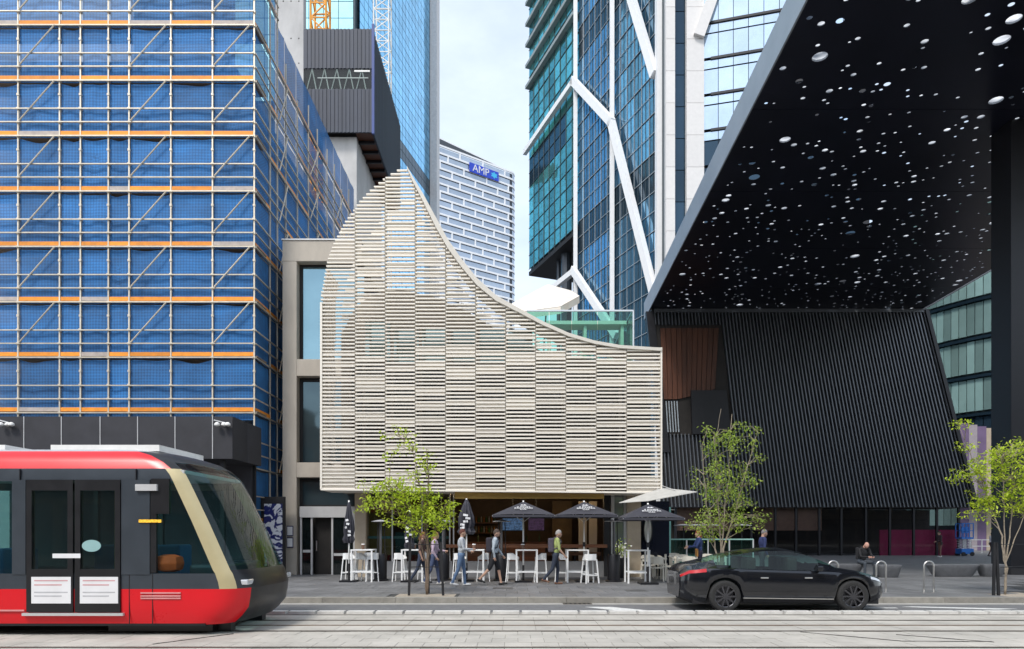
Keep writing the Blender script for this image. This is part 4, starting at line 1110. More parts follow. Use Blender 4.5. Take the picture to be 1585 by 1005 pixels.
# ground floor of the louvred building
GZ = Zh(757, LY)
def gp(name, a, b, ya, yb, m_, Y0=GW, d=.25, par=None): return piece2(name, par or lv, X(a, Y0), X(b, Y0), Y0, Y0 + d, Zh(yb, Y0) if yb < 889 else FP, Zh(ya, Y0) if ya > 752 else GZ, m_)
gp('pillar', 549, 566, 750, 895, M_sand, GW - .2, .6); gp('pillar', 971, 992, 750, 895, M_sand, GW - .2, .6)
M_low = mat('low_wall_render', (0.20, 0.20, 0.205), .8, var=.15); gp('low_wall', 567, 700, 869, 895, M_low); gp('low_wall', 705, 940, 869, 895, M_low)
for a, b in ((567, 606), (608, 652), (654, 695)): gp('pane', a, b, 764, 869, M_shop, GW + .05, .02)
for a in (566, 607, 653, 696, 702): gp('window_post', a - .9, a + .9, 757, 869, M_alu, GW + .02, .08)
gp('window_rail', 567, 696, 830, 834, mat('teal_rail', (0.12, 0.27, 0.26), 0.5), GW + .1, .06)
gp('bulkhead', 704, 935, 758, 772, M_gold, LY + .4, .3)
gp('bar_top', 690, 940, 843, 848, M_timberdk, GW - .35, .5); gp('bar_rail', 716, 930, 855, 860, M_timberdk, GW + .05, .2)
for a in (716, 760, 845, 890, 930): gp('bar_post', a - 1, a + 1, 848, 870, M_blackm, GW + .06, .05)
gp('column', 935, 945, 757, 895, M_blackm, GW - .05, .3)
gp('window_post', 946, 951, 757, 895, M_alu); gp('window_post', 966, 970, 757, 895, M_alu); gp('pane', 951, 966, 757, 895, mirror_glass('mirror_pane', (.3, .33, .33), .08, .6, .2, .2), GW + .1, .02)
# room
xa, xb = X(560, GW), X(1015, GW)
M_bwall = mat('bar_back_wall', (0.085, 0.05, 0.028), .6, var=.35, scale=2)
MB().box(xa, xb, 31.0, 31.2, FP, GZ).build('room_wall', M_bwall, lv)
for q, zz_ in enumerate((1.7, 2.15)): piece2('shelf', lv, X(715, 30.6), X(770, 30.6), 30.6, 31.0, zz_, zz_ + .05, M_timberdk)
for q in range(26):
    xx_ = X(717 + (q % 13) * 4, 30.7); MB().lathe((xx_, 30.75, 1.75 + (q // 13) * .45), [(.035, 0), (.04, .16), (.015, .22), (.015, .28)], 7).build('bottle', mat(('amber_bottle', 'green_bottle', 'clear_bottle')[q % 3], ((.35, .15, .03), (.06, .16, .05), (.4, .4, .38))[q % 3], .2), lv)
MB().box(xa, xb, GW + .3, 31, FP - .03, FP + .02).build('room_floor', M_timberdk, lv)
MB().box(xa - .1, xa, GW + .42, 31, FP, GZ).build('room_wall', M_dark, lv); MB().box(xb, xb + .1, GW + .42, 31, FP, GZ).build('room_wall', M_dark, lv)
M_bronze = mat('bronze_panel', (0.13, 0.085, 0.04), 0.6, var=.3)
piece2('room_and_reflection_panel', lv, X(569, 25.8), X(606, 25.8), 25.8, 25.9, .9, 2.6, mat('mustard_reflection', (0.34, 0.24, 0.05), 0.6)); piece2('room_and_reflection_panel', lv, X(612, 25.8), X(690, 25.8), 25.8, 25.9, .9, 1.75, mat('teal_reflection', (0.02, 0.09, 0.10), 0.5)); piece2('room_and_reflection_panel', lv, X(569, 25.75), X(660, 25.75), 25.75, 25.79, 2.6, 2.95, mat('rust_reflection', (0.30, 0.06, 0.02), .6))  # mustard, teal and rust panels stand in for reflections in the window glass
piece2('room_and_reflection_panel', lv, X(855, 29.5), X(885, 29.5), 29.5, 29.6, FP, 3.1, M_bronze); piece2('back_bar', lv, X(712, 29), X(845, 29), 28.6, 29.2, FP, 1.35, M_timberdk)
for p in (902, 918): piece2('curtain', lv, X(p, 27.5) - .16, X(p, 27.5) + .16, 27.5, 27.6, FP, 3.0, M_conc)
for k, p in enumerate((720, 740, 760, 815, 835)):
    MB().lathe((X(p, 28.9), 28.9, 1.35), [(.04, 0), (.045, .2), (.018, .28), (.018, .36)], 8).build('bottle', mat('bottle_glass', (0.10, 0.13, 0.06), .2), lv)
for k, (a, b, nm) in enumerate(((778, 809, 'left'), (818, 842, 'right'))):
    tv = thing('television', (X((a + b) / 2, 28), 28, 2.3), ('lit television hanging over the bar behind the open parasol', 'dim television hanging over the bar beside the lit one')[k], 'television')
    piece2('screen', tv, X(a, 28), X(b, 28), 27.97, 28.0, Zh(821, 28), Zh(801, 28), emit('tv_blue' + str(k), ((0.08, 0.16, .30), (.10, .05, .12))[k], (.45, .3)[k]))
    piece2('case', tv, X(a, 28) - .03, X(b, 28) + .03, 28.001, 28.08, Zh(821, 28) - .03, Zh(801, 28) + .03, M_black)
    piece2('bracket', tv, X((a + b) / 2, 28) - .03, X((a + b) / 2, 28) + .03, 28.02, 28.06, Zh(801, 28) + .03, GZ, M_black)
for k in range(6):
    piece('ceiling_lamp', lv, (X(715 + k * 38, 26.5), 26.5, GZ - .06), (.16, .16, .10), emit('warm_lamp', (1, .70, .38), 34.0))
# side glazing right of the sandstone pillar, round mirror and screen
gp('side_glazing', 993, 1036, 776, 893, mirror_glass('side_dark', (.012, .015, .03), .15, .3, .2, .1), GW + .3, .1)
mr = thing('round_mirror', (X(1003, GW + .1), GW + .1, 1.3), 'tall oval mirror on the dark glazing beside the sandstone pillar', 'mirror')
oc = P(1003, 821, GW + .2)
MB().prism([oc + Vector((math.cos(a) * .14, 0, math.sin(a) * .46)) for a in np.linspace(0, 6.283, 25)[:-1]], (0, .09, 0)).build('mirror_face', M_steel, mr)
MB().tube([oc + Vector((math.cos(a) * .15, 0, math.sin(a) * .48)) for a in np.linspace(0, 6.283, 25)], .02, 6).build('rim', M_black, mr)
aw = thing('shade_sail', (X(1020, 23), 23, 3.0), 'white shade sail stretched off the louvred corner', 'awning')
MB().prism([P(958, 779, 22.7), P(1003, 776, 22.2), P(1079, 762, 21.9), P(1025, 756, 23.4)], (0, 0, .02)).build('sail', mat('sail_cloth', (.44, .43, .40), .8), aw)
MB().tube([P(1025, 752, 23.3), P(1045, 759, 22.6)], .012, 6).build('stay', M_alu, aw)
MB().tube([P(1077, 762.5, 21.95), P(1024, 757, 23.45)], .02, 6).build('outrigger', M_alu, aw); MB().tube([P(1003, 776, 22.25), P(1010, 762, 23.45)], .02, 6).build('outrigger', M_alu, aw)

# ------------------------------------------------------------------ street furniture
# white high tables
def make_table():
    t = thing('high_table', (0, 0, 0), 'x', 'table', 'high tables outside the cafe')
    MB().box(-.36, .36, -.36, .36, 1.02, 1.06).build('tabletop', M_furn, t, bevel=.008)
    for sx_ in (-1, 1):
        for sy_ in (-1, 1): MB().box(sx_ * .33 - .025, sx_ * .33 + .025, sy_ * .33 - .025, sy_ * .33 + .025, 0, 1.02).build('leg', M_furn, t)
    for s_ in (-1, 1): MB().box(-.305, .305, s_ * .33 - .018, s_ * .33 + .018, .32, .37).build('stretcher', M_furn, t)
    return t
def make_stool():
    t = thing('bar_stool', (0, 0, 0), 'x', 'stool', 'white bar stools outside the cafe')
    MB().box(-.19, .19, -.18, .18, .72, .75).build('seat', M_furn, t, bevel=.01)
    bk = MB()                                         # curved low back
    pts = [(-.19 + .015, -.16 + .0), (-.20, .06), (-.15, .17), (0, .20), (.15, .17), (.20, .06), (.19 - .015, -.16)]
    bk.strip([(a, b, .93 if 0 < i < 6 else .80) for i, (a, b) in enumerate(pts)], [(a, b, .74) for a, b in pts], (0, -.02, 0)); bk.build('backrest', M_furn, t)
    for sx_ in (-1, 1):
        for sy_ in (-1, 1): MB().bar((sx_ * .22, sy_ * .21, 0), (sx_ * .165, sy_ * .155, .725), .035, .03).build('leg', M_furn, t)
    for s_ in (-1, 1):
        MB().bar((-.2, s_ * .195, .26), (.2, s_ * .195, .26), .025, .03).build('foot_rail', M_furn, t); MB().bar((s_ * .2, -.195, .30), (s_ * .2, .195, .30), .025, .03).build('foot_rail', M_furn, t)
    return t
tbl, stl = make_table(), make_stool()
TY = 22.6
tpx = [(563, 22.5), (640, 22.5), (733, 22.3), (815, 22.3), (893, 22.3), (986, 21.9)]
tlab = ['white high table by the door with a coffee cup on it', 'white high table behind the staked tree with a coffee cup', 'white high table beneath the tall folded parasol',
        'white high table pierced by the open parasol before the television', 'white high table under the middle open parasol', 'bare white high table without stools by the sandstone pillar']
slab = [['white stool on the door side of the table by the entry', 'white stool on the heater side of the table by the entry', 'white stool tucked under the door end of the table by the entry', 'white stool tucked under the heater end of the table by the entry'],
        ['white stool on the door side of the table behind the staked tree', 'white stool on the bar side of the table behind the staked tree'],
        ['white stool behind the man in the pale hoodie', 'white stool behind the man in black shorts'],
        ['white stool at the table before the television, on the side of the man in shorts', 'white stool at the table before the television, on the side of the man in lime'],
        ['white stool tucked behind the table under the middle open parasol', 'white stool pulled out in front of the table under the middle open parasol'], []]
used_t = used_s = False
for i, (p, Y) in enumerate(tpx):
    t = tbl if not used_t else copy_tree(tbl); used_t = True
    place(t, (X(p, Y), Y, FP), 0, tlab[i])
    if i == 5: continue
    cfg = [(-.46, .12, 90), (.30, .30, -90)] if i != 4 else [(-.50, .1, 90), (.36, -.55, 190)]
    if i == 0: cfg = [(-.50, .1, 90), (.27, .1, -90), (-.12, .22, 92), (.08, .55, -10)]
    if i == 3: cfg = [(-.44, .05, 90), (.46, .05, -90)]
    for q_, (dx, dy, a) in enumerate(cfg):
        s_ = stl if not used_s else copy_tree(stl); used_s = True
        place(s_, (X(p, Y) + dx, Y + dy, FP), R(a + rnd.uniform(-8, 8)), slab[i][q_])
# coffee cups
cup = thing('coffee_cup', (0, 0, 0), 'x', 'cup', 'takeaway cups on the high tables')
MB().lathe((0, 0, 0), [(.028, 0), (.038, .10)], 14).build('cup', mat('brown_card', (.16, .09, .06), .8), cup, auto=40); MB().lathe((0, 0, .10), [(.041, 0), (.041, .014), (.033, .022)], 14).build('lid', M_white, cup, auto=40)
for k, (i, dx, lab) in enumerate(((0, .0, 'brown takeaway cup with white lid on the table by the door'), (1, .05, 'brown takeaway cup with white lid on the table behind the tree'), (2, .02, 'brown takeaway cup with white lid beside the man in the pale hoodie'), (3, -.12, 'brown takeaway cup with white lid on the table before the television'))):
    c_ = cup if k == 0 else copy_tree(cup); p, Y = tpx[i]; place(c_, (X(p, Y) + dx, Y - .1, FP + 1.06), 0, lab, 1.5)
# gas patio heaters
ht = thing('patio_heater', (0, 0, 0), 'x', 'heater', 'gas patio heaters outside the cafe')
MB().lathe((0, 0, 0), [(.27, 0), (.27, .04), (.21, .06), (.21, .86), (.19, .9)], 24).build('tank_housing', M_black, ht, auto=40)
for k in range(3):
    a = k * 2.094 + .4; MB().tube([(.15 * math.cos(a), .15 * math.sin(a), .9), (.13 * math.cos(a), .13 * math.sin(a), 1.98)], .016, 8).build('strut', M_blackm, ht)
MB().tube([(0, 0, .9), (0, 0, 1.96)], .045, 12).build('burner_tube', mat('heater_glass', (.18, .18, .19), .2, .5), ht)
MB().lathe((0, 0, 1.97), [(.30, 0), (.31, .015), (.10, .06), (.02, .07)], 24).build('reflector', M_alu, ht, auto=40)
for k, (p, Y, lab) in enumerate(((589, 22.9, 'black patio heater beside the table at the door'), (686, 23.0, 'black patio heater behind the staked tree'), (776, 22.9, 'black patio heater behind the man in shorts'), (950, 22.4, 'black patio heater between the open parasols by the sandstone pillar'))):
    h = ht if k == 0 else copy_tree(ht); place(h, (X(p, Y), Y, FP), k * .7, lab)

# parasols
def open_parasol(px_, Y, label, half=.98, ztop=2.62, zrim=2.16):
    x0 = X(px_, Y); t = thing('parasol', (x0, Y, FP), label, 'parasol', 'open black parasols')
    a = Vector((x0, Y, FP + ztop)); cs = [Vector((x0 + sx_ * half, Y + sy_ * half, FP + zrim)) for sx_, sy_ in ((-1, -1), (1, -1), (1, 1), (-1, 1))]
    for i in range(4):
        c0, c1 = cs[i], cs[(i + 1) % 4]; N = 5; mb = MB(); idx = {}
        for r_ in range(N + 1):
            for q in range(N + 1):
                f = r_ / N; e = c0.lerp(c1, q / N); p = a.lerp(e, f); p.z -= .05 * math.sin(math.pi * f) * math.sin(math.pi * q / N) - .03 * math.sin(math.pi * q / N) * f * f
                idx[r_, q] = len(mb.v); mb.v.append(tuple(p))
        for r_ in range(N):
            for q in range(N): mb.f.append((idx[r_, q], idx[r_ + 1, q], idx[r_ + 1, q + 1], idx[r_, q + 1])); mb.mi.append(0)
        pn = mb.build('canopy_panel', M_umb, t, smooth=True)
        if i == 0:
            d = Vector((0, -half, zrim - ztop)).normalized(); ang = math.atan2(-d.z, -d.y)
            pc = a + Vector((0, -half * .60, (zrim - ztop) * .60 + .008)) + Vector((0, -.012, .03))
            tl = R(90) - (R(90) - math.atan2(ztop - zrim, half))
            text('lettering', '4 PINES\nBREWING\nCO.', M_notice, .115, pn, pc, (tl, 0, 0), .003, 1.15, space=.85)
            ic = pc + Vector((0, .22 * math.cos(tl), .22 * math.sin(tl)))
            for k, (dx, w) in enumerate(((-.05, .1), (.04, .12))):
                MB().prism([ic + Vector((dx - w / 2, 0, 0)), ic + Vector((dx + w / 2, 0, 0)), ic + Vector((dx, .07 * math.cos(tl), .07 * math.sin(tl)))], (0, 0, .006)).build('emblem', M_notice, pn)
        MB().quad(c0, c1, c1 - Vector((0, 0, .07)), c0 - Vector((0, 0, .07))).build('valance', M_umb, t)
        MB().bar(a - Vector((0, 0, .05)), c0 - Vector((0, 0, .03)), .02, .02).build('rib', M_alu, t)
        MB().bar(Vector((x0, Y, FP + 1.95)), a.lerp(c0, .5) - Vector((0, 0, .06)), .016, .016).build('strut', M_alu, t)
    MB().tube([(x0, Y, FP), (x0, Y, FP + ztop + .03)], .026, 10).build('pole', M_white, t, smooth=True)
    piece2('base', t, x0 - .28, x0 + .28, Y - .28, Y + .28, FP, FP + .06, M_black); MB().tube([(x0, Y, FP + 1.15), (x0, Y, FP + 1.3)], .045, 10).build('crank', M_blackm, t)
    MB().tube([(x0, Y, FP), (x0, Y, FP + .55)], .036, 10).build('pole_sleeve', M_blackm, t)
    return t
open_parasol(810, 22.2, 'open black parasol with white lettering in front of the televisions')
open_parasol(904, 22.3, 'open black parasol with white lettering in the middle of the three open ones', .96)
open_parasol(1003, 21.3, 'open black parasol with white lettering under the white shade sail', .92, 2.50, 2.05)
def closed_parasol(px_, Y, label, zt, L, w):
    x0 = X(px_, Y); t = thing('folded_parasol', (x0, Y, FP), label, 'parasol', 'folded black parasols')
    N = 20; rgp = random.Random(px_); mb = MB(); prof = [(.02, 0), (.06, .12), (.085, .3), (.11, .5), (.12, .7), (.10, .82), (.135, .92), (.10, 1.0)]
    st = 0
    for k, (r_, f) in enumerate(prof):
        for j in range(N):
            a = 2 * math.pi * j / N; rr = r_ * w * (1 + (.32 if j % 2 else -.22) * min(1, f * 2)) * rgp.uniform(.9, 1.1); mb.v.append((x0 + rr * math.cos(a), Y + rr * math.sin(a), FP + zt - L * f + rgp.uniform(-.015, .015)))
    for k in range(len(prof) - 1):
        for j in range(N): mb.f.append((k * N + j, k * N + (j + 1) % N, (k + 1) * N + (j + 1) % N, (k + 1) * N + j)); mb.mi.append(0)
    mb.f.append(tuple(range(N))); mb.mi.append(0)
    cnp = mb.build('canopy', M_umb, t)
    lt = MB()
    for k in range(5):
        z = FP + zt - L * (.45 + .09 * k); r_ = .125 * w + .012
        a = -1.57 + rgp.uniform(-.7, .5); lt.obox((x0 + r_ * math.cos(a), Y + r_ * math.sin(a), z), (.09 * w, .012, .07), Matrix.Rotation(a + 1.57, 3, 'Z') @ Matrix.Rotation(rgp.uniform(-.4, .4), 3, 'Y'))
    lt.build('lettering', M_notice, cnp)
    MB().tube([(x0, Y, FP), (x0, Y, FP + zt + .04)], .026, 10).build('pole', M_white, t, smooth=True); piece2('base', t, x0 - .26, x0 + .26, Y - .26, Y + .26, FP, FP + .06, M_black)
    MB().tube([(x0, Y, FP), (x0, Y, FP + .6)], .036, 10).build('pole_sleeve', M_blackm, t)
closed_parasol(540, 22.3, 'folded black parasol standing in front of the door side light', 2.62, 1.35, 1.1)
closed_parasol(634, 22.3, 'folded black parasol hidden behind the staked tree', 2.3, 1.2, 1.1)
closed_parasol(722, 22.6, 'fat folded black parasol at the edge of the bar opening', 2.7, 1.15, 1.75)

# cream dining chairs and tables on the terrace right of the pillar
dch = thing('dining_chair', (0, 0, 0), 'x', 'chair', 'cream dining chairs on the cafe terrace')
MB().box(-.22, .22, -.22, .22, .43, .46).build('seat', M_cream, dch, bevel=.01)
MB().strip([(-.21, .19, .80), (-.1, .235, .82), (.1, .235, .82), (.21, .19, .80)], [(-.21, .19, .60), (-.1, .235, .58), (.1, .235, .58), (.21, .19, .60)], (0, .02, 0)).build('backrest', M_cream, dch)
for sx_ in (-1, 1):
    MB().bar((sx_ * .21, .22, 0), (sx_ * .20, .20, .80), .035, .035).build('leg', M_cream, dch); MB().bar((sx_ * .22, -.21, 0), (sx_ * .20, -.19, .44), .035, .035).build('leg', M_cream, dch)
dtb = thing('dining_table', (0, 0, 0), 'x', 'table', 'cream dining tables on the cafe terrace')
MB().box(-.38, .38, -.38, .38, .71, .745).build('tabletop', M_cream, dtb, bevel=.006)
for sx_ in (-1, 1):
    for sy_ in (-1, 1): MB().box(sx_ * .34 - .022, sx_ * .34 + .022, sy_ * .34 - .022, sy_ * .34 + .022, 0, .71).build('leg', M_cream, dtb)
spots = [(4.75, 23.2), (5.85, 23.6), (4.75, 25.2), (6.1, 25.5), (7.2, 24.6)]
first = True
for k, (x, y) in enumerate(spots):
    t = dtb if k == 0 else copy_tree(dtb); place(t, (x, y, FP), 0, 'cream square dining table on the terrace beside the sandstone pillar')
    for dx, dy, a in ((0, -.62, 180), (0, .62, 0), (-.6, 0, 90), (.6, 0, -90))[:(4 if k != 4 else 2)]:
        if k == 0 and dx < 0: continue
        c_ = dch if first else copy_tree(dch); first = False
        place(c_, (x + dx + rnd.uniform(-.05, .05), y + dy + rnd.uniform(-.05, .05), FP), R(a + rnd.uniform(-12, 12)), 'cream dining chair with open curved back on the terrace')
gs = thing('glass_screen', (X(1060, 27), 27, FP), 'low green glass wind screen with posts behind the cream chairs', 'screen')
for a, b in ((1036, 1062), (1064, 1095), (1097, 1128), (1130, 1165)): piece2('pane', gs, X(a, 27), X(b, 27), 27, 27.02, FP + .05, Zh(834, 27), M_bal)
piece2('rail', gs, X(1036, 27), X(1166, 27), 26.98, 27.04, Zh(836, 27), Zh(834, 27), mat('mint_rail', (.25, .45, .40), .4))
for a in (1063, 1096, 1129, 1166): piece2('post', gs, X(a, 27) - .025, X(a, 27) + .025, 26.99, 27.05, FP, Zh(835, 27), M_alu)
piece2('tall_post', gs, X(1036, 27) - .07, X(1036, 27) + .06, 26.97, 27.07, FP, Zh(785, 27), mat('mint_post', (.22, .48, .42), .3))
for k, p in enumerate((1058, 1078, 1100, 1148)):
    b_ = thing('bollard_table', (X(p, 29), 29, FP), 'thin round standing table behind the glass screen', 'table', 'standing tables behind the screen')
    MB().lathe((X(p, 29), 29, FP + 1.9), [(.4, 0), (.42, .02), (.1, .07)], 20).build('tabletop', M_alu, b_); MB().tube([(X(p, 29), 29, FP), (X(p, 29), 29, FP + 1.9)], .03, 8).build('stem', M_blackm, b_)
    MB().lathe((X(p, 29), 29, FP), [(.22, 0), (.2, .04), (.04, .06)], 16).build('base', M_black, b_)

# bluestone seats
def stone_seat(x0, x1, Y, label, h=.46):
    t = thing('stone_bench', ((x0 + x1) / 2, Y, FP), label, 'bench', 'dark stone seats on the plaza')
    c = (x0 + x1) / 2; L = (x1 - x0) / 2; mb = MB(); N = 28
    prof = [(.70, .62, 0), (.78, .74, .08), (.93, .93, h * .7), (.99, 1.0, h * .9), (.985, .97, h * .97), (.93, .88, h)]
    for (fx, fy, z) in prof:
        for j in range(N):
            a = 2 * math.pi * j / N; ca_, sa_ = math.cos(a), math.sin(a); e = .5
            mb.v.append((c + L * fx * math.copysign(abs(ca_) ** e, ca_), Y + .33 * fy * math.copysign(abs(sa_) ** e, sa_), FP + z))
    for k in range(len(prof) - 1):
        for j in range(N): mb.f.append((k * N + j, k * N + (j + 1) % N, (k + 1) * N + (j + 1) % N, (k + 1) * N + j)); mb.mi.append(0)
    mb.f.append(tuple(reversed(range(N)))); mb.mi.append(0); mb.f.append(tuple(range((len(prof) - 1) * N, len(prof) * N))); mb.mi.append(0)
    mb.build('seat', M_stonebench, t, auto=35)
    piece2('plinth', t, c - L * .6, c + L * .6, Y - .18, Y + .18, FP, FP + .03, M_blackm)
SB = 25.0
stone_seat(X(1436, SB), X(1513, SB), SB, 'long dark stone bench standing empty right of the tall bike hoops')
stone_seat(X(1515, SB), X(1553, SB), SB, 'short dark stone seat beside the black canopy column')
stone_seat(X(1345, SB), X(1383, SB), SB - .4, 'short dark stone seat just right of the seated man')
stone_seat(X(1262, SB), X(1340, SB), SB + .2, 'long dark stone bench with a man sitting on its end')
# bike hoops
def hoop(px_, Y, label):
    x0 = X(px_, Y); t = thing('bike_hoop', (x0, Y, FP), label, 'bike rack', 'steel bike hoops'); w = .13; zt = .84
    pts = [(x0 - w, Y, FP - .02), (x0 - w, Y, FP + zt - w)] + [(x0 - w * math.cos(a), Y, FP + zt - w + w * math.sin(a)) for a in np.linspace(.3, math.pi - .3, 7)] + [(x0 + w, Y, FP + zt - w), (x0 + w, Y, FP - .02)]
    MB().tube(pts, .024, 10).build('hoop', M_steel, t, smooth=True)
    for s_ in (-1, 1): MB().lathe((x0 + s_ * w, Y, FP), [(.055, 0), (.055, .008), (.03, .01)], 14).build('base_plate', M_steel, t)
hoop(1364, 18.3, 'steel bike hoop in front of the short stone seat by the seated man'); hoop(1438, 18.3, 'steel bike hoop in front of the long empty stone bench'); hoop(1290, 18.5, 'steel bike hoop half hidden behind the dark car')

# ------------------------------------------------------------------ tram
TYN, TYF = 11.47, 14.12; TYC = (TYN + TYF) / 2
XR = -30.0
tram = thing('tram', (-10, TYC, 0), 'red and charcoal tram with champagne window pillar passing on the far track', 'tram')
zt_ = [.18, .30, .45, .62, .785, .90, 1.046, 1.10, 1.5, 1.9, 2.3, 2.60, 2.72, 2.815, 2.93, 3.05, 3.13, 3.18]
hw_ = [1.27, 1.30, 1.32, 1.325, 1.325, 1.325, 1.325, 1.325, 1.32, 1.315, 1.31, 1.30, 1.295, 1.285, 1.25, 1.19, 1.08, .90]
xn_ = np.interp(zt_, [.18, .4, .76, 1.0, 1.1, 2.03, 2.7, 2.9, 3.1, 3.18], [-4.74, -4.50, -4.44, -4.50, -4.57, -5.0, -5.34, -5.50, -5.84, -6.3])
dn_ = np.interp(zt_, [.18, 1.0, 2.8, 3.18], [.75, .68, .62, .8])
US = [None] + list(np.linspace(0, math.pi / 2, 13))
def t_outline(i):
    """near half from the tail to the nose tip, then the mirrored far half"""
    hw, xn, dn = hw_[i], xn_[i], dn_[i]; pts = [(XR, -hw), ]
    for u in np.linspace(0, math.pi / 2, 13):
        e = .62; pts.append((xn - dn + dn * math.sin(u) ** e if u > 0 else xn - dn, -hw * math.cos(u) ** e if u < math.pi / 2 else 0))
    full = pts + [(a, -b) for a, b in reversed(pts[:-1])]
    return [Vector((a, TYC + b, zt_[i])) for a, b in full]
outs = [t_outline(i) for i in range(len(zt_))]; NO = len(outs[0])
def t_patch(name, i0, i1, j0, j1, m_, par=None, both=True, far=False):
    if j1 < mid and both:
        t_patch(name, i0, i1, j0, j1, m_, par, False); return t_patch(name, i0, i1, j0, j1, m_, par, False, True)
    mb = MB(); rngs = [(NO - 1 - j1, NO - 1 - j0)] if far else [(j0, j1)] + ([(NO - 1 - j1, NO - 1 - j0)] if both else [])
    for (a, b) in rngs:
        idx = {}
        for i in range(i0, i1 + 1):
            for j in range(a, b + 1): idx[i, j] = len(mb.v); mb.v.append(tuple(outs[i][j]))
        for i in range(i0, i1):
            for j in range(a, b): mb.f.append((idx[i, j], idx[i, j + 1], idx[i + 1, j + 1], idx[i + 1, j])); mb.mi.append(0)
    return mb.build(name, m_, par or tram, auto=32, weld=True)
mid = 13                                              # index of the nose tip
J1, J2 = 1, 6                                         # pillar from J1 to J2 on the rounded corner
t_patch('skirt', 0, 4, 0, J2 + 2, M_red); t_patch('front_fairing', 0, 4, J2 + 2, mid, M_tblack)
t_patch('lower_band', 4, 6, 0, J1, M_tgrey); t_patch('window_pillar', 4, 11, J1 + 1, J2 - 1, M_champ)
t_patch('corner_trim', 4, 6, J1, J1 + 1, M_tgrey); t_patch('front_panel', 4, 7, J2 - 1, mid, M_tblack)
t_patch('side_window', 6, 11, 0, J1 + 1, M_tglass); t_patch('windscreen', 7, 11, J2 - 1, mid, M_tglass)
t_patch('upper_band', 11, 13, 0, J1 + 1, M_tgrey); t_patch('window_pillar', 11, 13, J1 + 1, J2 - 1, M_champ); t_patch('destination_panel', 11, 14, J2 - 1, mid, M_tglass)
t_patch('roof_cove', 13, 16, 0, J1 + 2, M_red); t_patch('nose_cap', 13, 16, J1 + 2, mid, M_tblack)
rt = MB(); rt.v = [tuple(p) for p in outs[16]] + [tuple(p) for p in outs[17]]
for j in range(NO - 1): rt.f.append((j, j + 1, NO + j + 1, NO + j)); rt.mi.append(0)
rt.f.append(tuple(range(NO, 2 * NO))); rt.mi.append(0); rt.build('roof', mat('tram_roof', (.40, .40, .42), .5), tram)
for a, b in ((-20, -8.9), (-8.1, -6.2)): piece2('roof_unit', tram, a, b, TYC - .85, TYC + .85, 3.16, 3.27, M_white)
MB().box(XR, -5.2, TYC - 1.28, TYC + 1.28, .16, .20).build('floor', M_tblack, tram); MB().box(XR, -5.6, TYC - 1.2, TYC + 1.2, 2.74, 2.80).build('ceiling', M_alu, tram)
MB().box(XR, -6.2, TYC + .95, TYC + 1.05, .3, 1.05).build('inner_lining', mat('tram_lining', (.06, .10, .11), .6), tram)
for a in (-11, -16, -22): MB().box(a - 1.1, a + 1.1, TYC - 1.0, TYC + 1.0, .04, .17).build('bogie', M_tblack, tram)
MB().box(-7.0, -5.2, TYC - 1.0, TYC + 1.0, .03, .17).build('bogie', M_tblack, tram)
for s_ in (-1, 1): piece2('wheel_guard', tram, -5.6, -4.95, TYC + s_ * .74 - .1, TYC + s_ * .74 + .1, .01, .2, M_tblack)
# near-side doors, posts, cab window surround
NYd = TYN - .012
def tX(p): return X(p, TYN)
def tZ(y): return Zh(y, TYN)
for (a, b) in ((19, 40), (188, 232)): piece2('side_post', tram, tX(a), tX(b), NYd, TYN + .1, 1.03, 2.62, M_tgrey)
for (a, b) in ((-60, -36), (-150, -128)): piece2('side_post', tram, tX(a), tX(b), NYd, TYN + .1, 1.03, 2.62, M_tgrey)
MB().prism([(tX(233), NYd + .005, 1.06), (tX(242), NYd + .005, 1.06), (tX(242), NYd + .005, 2.6), (tX(233), NYd + .005, 2.6)], (0, .05, 0)).build('cab_frame', M_tblack, tram)
MB().box(tX(234), tX(262), NYd, NYd + .06, 2.05, 2.64).build('cab_frame', M_tblack, tram)
for k, (a, b) in enumerate(((42, 114), (117, 187))):
    d_ = MB().box(tX(a), tX(b), NYd - .015, TYN + .06, .40, 1.12).box(tX(a), tX(a) + .09, NYd - .015, TYN + .06, 1.12, 2.56).box(tX(b) - .09, tX(b), NYd - .015, TYN + .06, 1.12, 2.56).box(tX(a), tX(b), NYd - .014, TYN + .06, 2.44, 2.62).build('door', M_tblack, tram)
    piece2('pane', d_, tX(a) + .09, tX(b) - .09, NYd + .01, NYd + .02, 1.12, 2.44, M_shop)
    nt = piece2('notice', d_, tX(a) + .09, tX(b) - .03, NYd - .022, NYd - .016, tZ(934), tZ(893), M_notice)
    for q, (zf, m__) in enumerate(((.86, M_red), (.70, M_red), (.42, M_tgrey), (.28, M_tgrey))):
        z = tZ(934) + (tZ(893) - tZ(934)) * zf; piece2('print_line', d_, tX(a) + .14, tX(b) - .08 - .1 * (q % 2), NYd - .0245, NYd - .0225, z - .010, z + .010, mat('print_grey', (.45, .45, .47), .6) if q > 1 else mat('print_pink', (.60, .33, .34), .6))
MB().box(tX(36), tX(192), NYd - .03, TYN + .05, .34, .385).build('door_sill', M_alu, tram)
MB().lathe((0, 0, 0), [(.1, 0)], 4)
MB().prism([(tX(142) + .16 * math.cos(a), NYd - .002, tZ(845) + .10 * math.sin(a)) for a in np.linspace(0, 6.283, 25)[:-1]], (0, .006, 0)).build('door_sticker', mat('sticker', (.25, .42, .42), .6), tram)
piece2('door_sticker', tram, tX(83), tX(126), NYd - .02, NYd - .016, tZ(864), tZ(857), M_notice)
piece2('marker_lamp', tram, tX(216), tX(250), NYd - .02, NYd, tZ(809), tZ(804.5), emit('amber_lamp', (1, .55, .05), 1.2))
piece2('camera_housing', tram, tX(212), tX(245), NYd - .05, NYd, tZ(760), tZ(750), M_alu)
